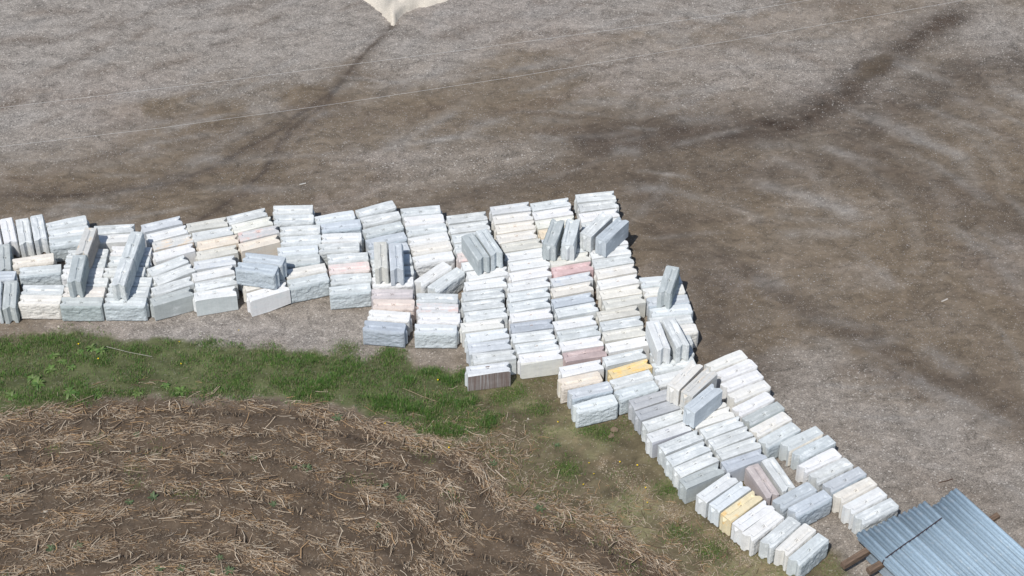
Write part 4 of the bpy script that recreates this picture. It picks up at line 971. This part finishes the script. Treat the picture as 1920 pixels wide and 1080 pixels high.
m = 190000; x = rng.uniform(-20, 20, m); y = rng.uniform(-12, 17, m)
k = in_view(x, y) & (rng.random(m) < .15 + .75 * sstep(.4, .65, fbm(x * .35, y * .7, 401))) & (field_dist(x, y) < -.3) & (sdist(x, y, GRASS_EDGE) < -.2) & (bank_mask(x, y) < .5) & (sdist(x, y, SAND) < 0) & clear_of_blocks(x, y)
x, y = x[k], y[k]; n = len(x); g = rng.uniform(.13, .40, n)
pebbles(x, y, rng.uniform(.006, .015, n) * (1 + (rng.random(n) < .012) * 1.2), np.stack([g * 1.02, g * .97, g * .93], 1), 'gravel', 'loose grey gravel over the yard', 'gravel')
t = rng.random(9000) ** .9; dT = np.array(TAN_STRIP); seg = t * (len(dT) - 1); i0 = np.minimum(seg.astype(int), len(dT) - 2); fr = seg - i0
px = dT[i0] * (1 - fr)[:, None] + dT[i0 + 1] * fr[:, None] + rng.normal(0, .24, (9000, 2))
px = px[rng.random(9000) < .6]
m = 4500; ex = np.stack([rng.uniform(-2, 8.5, m), rng.uniform(-12, -3.4, m)], 1); ex = ex[bank_mask(ex[:, 0], ex[:, 1]) > .3]
px = np.concatenate([px, ex]); x, y = px[:, 0], px[:, 1]
k = in_view(x, y) & clear_of_blocks(x, y) & (field_dist(x, y) < .8) & (rng.random(len(x)) < .05 + .95 * sstep(.45, .62, fbm(x * 2, y * 2, 403))); x, y = x[k], y[k]; n = len(x)
g = rng.uniform(.45, 1.1, n); pebbles(x, y, rng.uniform(.007, .022, n), np.stack([g * .42, g * .35, g * .26], 1), 'tan_pebbles', 'tan pebbles strewn along the foot of the slanting file', 'pebbles')

# ------------------------------------------------------------------ broad-leaved weeds
leaf_m = tint_mat('dock_leaf', .5, .2, 12, .35, .25)
def leaf_mesh(L, W, arch, col, seed):
    r = random.Random(seed); V = []; Fc = []; k = 7
    for i in range(k + 1):
        t = i / k; w = W * math.sin(math.pi * min(1, t * .93 + .05)) ** .75; w = max(w, .004)
        a = arch * t; xx = L * (math.sin(a) / arch if arch else t); zz = L * (.42 * t - .62 * t * t) + .02
        wv = .12 * W * math.sin(t * 9 + seed)
        V += [(xx, -w + wv, zz + .25 * w), (xx, wv, zz), (xx, w + wv, zz + .25 * w)]
    for i in range(k):
        b = i * 3; Fc += [(b, b + 3, b + 4, b + 1), (b + 1, b + 4, b + 5, b + 2)]
    c = np.array([col] * len(V)) * np.array([[1.25 if j % 3 == 1 else 1.0] for j in range(len(V))])
    return mesh_np('leaf', V, Fc, c, True)
LEAVES = [leaf_mesh(.17 + .022 * s, .036 + .007 * (s % 3), .35 + .12 * s, ((.115, .20, .05), (.14, .225, .06), (.09, .165, .045), (.155, .21, .075))[s % 4], s) for s in range(8)]
for me in LEAVES: me.materials.append(leaf_m)
DOCK_LABEL = ['broad-leaved dock beside the bare soil at the verge left', 'spreading dock above the bright rosette plant', 'bright star-shaped dock rosette at the field edge', 'thin-leaved dock right of the star-shaped rosette',
 'leafy dock low at the left picture edge', 'ragged dock high in the weed patch', 'dock left of the orange flower', 'dock with dark gap at its right', 'dock beside the dark hole near the pale stick',
 'small dock right of the leaning straw stems', 'low dock beside the drill row, rightmost of the weeds', 'dock half hidden behind the broad-leaved one', 'dock at the start of the straw', 'dock in the middle of the weed patch', 'dock on the left side of the weed patch']
for i, (bx, by) in enumerate(DOCKS):
    r = random.Random(900 + i); z = float(ground_z(np.array([bx]), np.array([by]))[0])
    root = empty('dock_plant', (bx, by, z)); sc = r.uniform(.7, 1.1) if i not in (2, 0) else 1.3
    for k in range(r.randrange(12, 19)):
        o = link('leaf', LEAVES[r.randrange(8)], None, root)
        o.rotation_euler = (r.uniform(-.25, .25), r.uniform(-.5, .05), k * 2.399 + r.uniform(-.2, .2)); s = sc * r.uniform(.6, 1.05); o.scale = (s, s, s)
    tag(root, DOCK_LABEL[i], 'dock plant', 'docks in the grass verge')
WEED_WHERE = ['at the far left edge of the field', 'standing alone between lower-left rows', 'left of the lone lower-left weed', 'at the bottom edge, left of the weed clump', 'top of the lower weed clump', 'bottom left of the lower weed clump',
 'bottom right of the lower weed clump', 'first in the bottom line of weeds', 'second in the bottom line of weeds', 'in straw at the field centre', 'right of a smaller weed under the verge', 'small, left of its larger twin under the verge',
 'with a straw stem leaning on it', 'just below the straw-crossed weed', 'pale, in the dirt right of centre', 'pale yellow-green beside white straw', 'tucked under two upright stems', 'beside two white stones', 'at the grass edge by long straws',
 'in the bottom left corner', 'at the bottom edge under mid-field straw', 'by the pebbly dirt at the field head', 'in the upper straw row on the left', 'between stubble rows on the left', 'in stubble left of the upright stem', 'right of the field head in dead stems',
 'in the second straw row', 'at the left of the second straw row', 'on the bank near yellow flowers']
def weed_mesh(seed):
    r = random.Random(seed); V = []; Fc = []; cols = []
    for k in range(26):
        a = k * 2.4 + r.uniform(-.3, .3); L = r.uniform(.06, .17); w = r.uniform(.012, .022); up = r.uniform(.15, .9)
        c, s = math.cos(a), math.sin(a); b = len(V); g = r.uniform(.75, 1.25)
        for (t, ww) in ((0, .3), (.45, 1), (.8, .8), (1, .08)):
            x = L * t; z = L * up * t * (1.15 - .6 * t) + .015
            V += [(x * c - ww * w * s, x * s + ww * w * c, z), (x * c + ww * w * s, x * s - ww * w * c, z)]
            cols += [(.12 * g, .165 * g, .08 * g)] * 2
        for j in range(3): q = b + j * 2; Fc.append((q, q + 1, q + 3, q + 2))
    return mesh_np('field_weed', V, Fc, np.array(cols), True)
WEED = [weed_mesh(s) for s in range(4)]
for me in WEED: me.materials.append(leaf_m)
for i, (bx, by) in enumerate(WEEDS):
    r = random.Random(1300 + i); o = link('field_weed', WEED[i % 4]); s = r.uniform(.55, 1.15)
    o.location = (bx, by, float(ground_z(np.array([bx]), np.array([by]))[0])); o.scale = (s, s, s * .8); o.rotation_euler = (0, 0, r.uniform(0, 6))
    tag(o, 'small green weed ' + WEED_WHERE[i], 'weed', 'green weeds in the stubble field')

# dandelions
def dandelion_parts():
    bm = bmesh.new()
    for k in range(14):
        a = 2 * math.pi * k / 14
        vs = [bm.verts.new(p) for p in ((.004 * math.cos(a), .004 * math.sin(a), .012), (.026 * math.cos(a - .22), .026 * math.sin(a - .22), .006), (.03 * math.cos(a), .03 * math.sin(a), .008), (.026 * math.cos(a + .22), .026 * math.sin(a + .22), .006))]
        bm.faces.new(vs)
    bmesh.ops.create_icosphere(bm, subdivisions=1, radius=.014)
    for v in bm.verts: v.co.z += .0
    h = bpy.data.meshes.new('flower_head'); bm.to_mesh(h); bm.free()
    bm = bmesh.new(); bmesh.ops.create_cone(bm, cap_ends=True, segments=5, radius1=.004, radius2=.003, depth=.09)
    s = bpy.data.meshes.new('stem'); bm.to_mesh(s); bm.free()
    return h, s
ym, _nt, _ns, _ls, _b = new_mat('yellow_petal'); _b.inputs['Base Color'].default_value = (.80, .55, .01, 1)
sm_, _nt, _ns, _ls, _b = new_mat('green_stem'); _b.inputs['Base Color'].default_value = (.10, .17, .05, 1)
hm, stm = dandelion_parts(); hm.materials.append(ym); stm.materials.append(sm_)
DAND = ['in the dock patch near the yard', 'just right of the dock patch', 'in the open grass centre-left', 'at the grass top edge', 'alone on the gravel above the grass', 'at the field edge below the verge', 'in the grass below the brown-faced block', 'on bare soil at the field head',
 'by the small grass spot under the front blocks', 'left of two below the tan patch', 'lower right of the pair below the tan patch', 'lowest of the three on the bank', 'beside the tan pebbles', 'right of the tan pebbles under the grey blocks', 'in the pebble strip', 'lowest in the pebble strip']
for i, (bx, by) in enumerate(DANDELIONS):
    z = float(ground_z(np.array([bx]), np.array([by]))[0]); root = empty('dandelion', (bx, by, z))
    root.scale = (.75, .75, .75); o = link('flower_head', hm, None, root); o.location = (0, 0, .105); o.rotation_euler = (.3, -.15, i); o = link('stem', stm, None, root); o.location = (0, 0, .045)
    tag(root, 'tiny yellow dandelion ' + DAND[i], 'dandelion', 'yellow dandelions')

# loose stones and odd sticks
def rock(seed, col):
    bm = bmesh.new(); bmesh.ops.create_icosphere(bm, subdivisions=2, radius=1)
    for v in bm.verts: v.co *= 1 + .35 * mnoise.noise(v.co * 1.3 + Vector((seed, 0, 0))); v.co.z *= .6
    me = bpy.data.meshes.new('stone'); bm.to_mesh(me); bm.free()
    at = me.color_attributes.new('tint', 'FLOAT_COLOR', 'POINT')
    for d in at.data: d.color = (*col, 1)
    return me
SL = ['round pale stone beside the weed at the field head', 'little pale stone right of the round one', 'flat pale stone on the gravel above the verge', 'pale lump in the straw on the left', 'pale stone half buried near the drill row', 'grey clod beside the bottom-left straw', 'brown rotten chunk below the rough front block', 'second rotten chunk below the rough front block', 'pale chip under the first bank grass spot']
SR = [.07, .04, .06, .07, .05, .06, .13, .11, .04]
for i, (bx, by) in enumerate(STONES):
    col = (.17, .125, .09) if i in (6, 7) else (.40, .36, .30)
    o = link('stone', rock(i * 3.1, col), pebble_m); r = SR[i]; o.scale = (r, r * .7, r * .7); o.rotation_euler = (0, 0, i)
    o.location = (bx, by, float(ground_z(np.array([bx]), np.array([by]))[0]) + r * .15); tag(o, SL[i], 'stone', 'loose stones and lumps')
def stick(p, q, z0, z1, R, col, label):
    dx, dy, dz = q[0] - p[0], q[1] - p[1], z1 - z0; L = math.sqrt(dx * dx + dy * dy + dz * dz)
    zz = float(ground_z(np.array([p[0]]), np.array([p[1]]))[0])
    a = lambda v: np.array([v], float)
    o = stalks(a(p[0]), a(p[1]), a(zz + z0), a(math.atan2(dy, dx)), a(math.asin(dz / L)), a(L), a(R), a(.02), np.array([col]), 'stick', straw_m)
    tag(o, label, 'stick')
stick((-11.72, -2.68), (-10.35, -3.08), .08, .06, .011, (.40, .39, .31), 'long pale stick lying in the green verge')
stick((-12.80, -4.62), (-12.72, -4.78), .0, .34, .014, (.50, .42, .30), 'leaning straw stem at the verge below the docks')
stick((-6.75, 4.95), (-6.55, 5.02), .02, .02, .022, (.62, .60, .56), 'short white stick on the brown yard')
stick((11.5, -7.93), (11.9, -7.80), .02, .03, .013, (.09, .045, .03), 'dark curved twig on the gravel above the guardrails')
stick((12.75, -.62), (12.95, -.5), .02, .02, .03, (.55, .50, .44), 'pale wood chip on the open yard at right')
stick((-3.1, -4.35), (-1.9, -5.0), .03, .03, .010, (.42, .33, .22), 'long thin straw pointing off the field head')
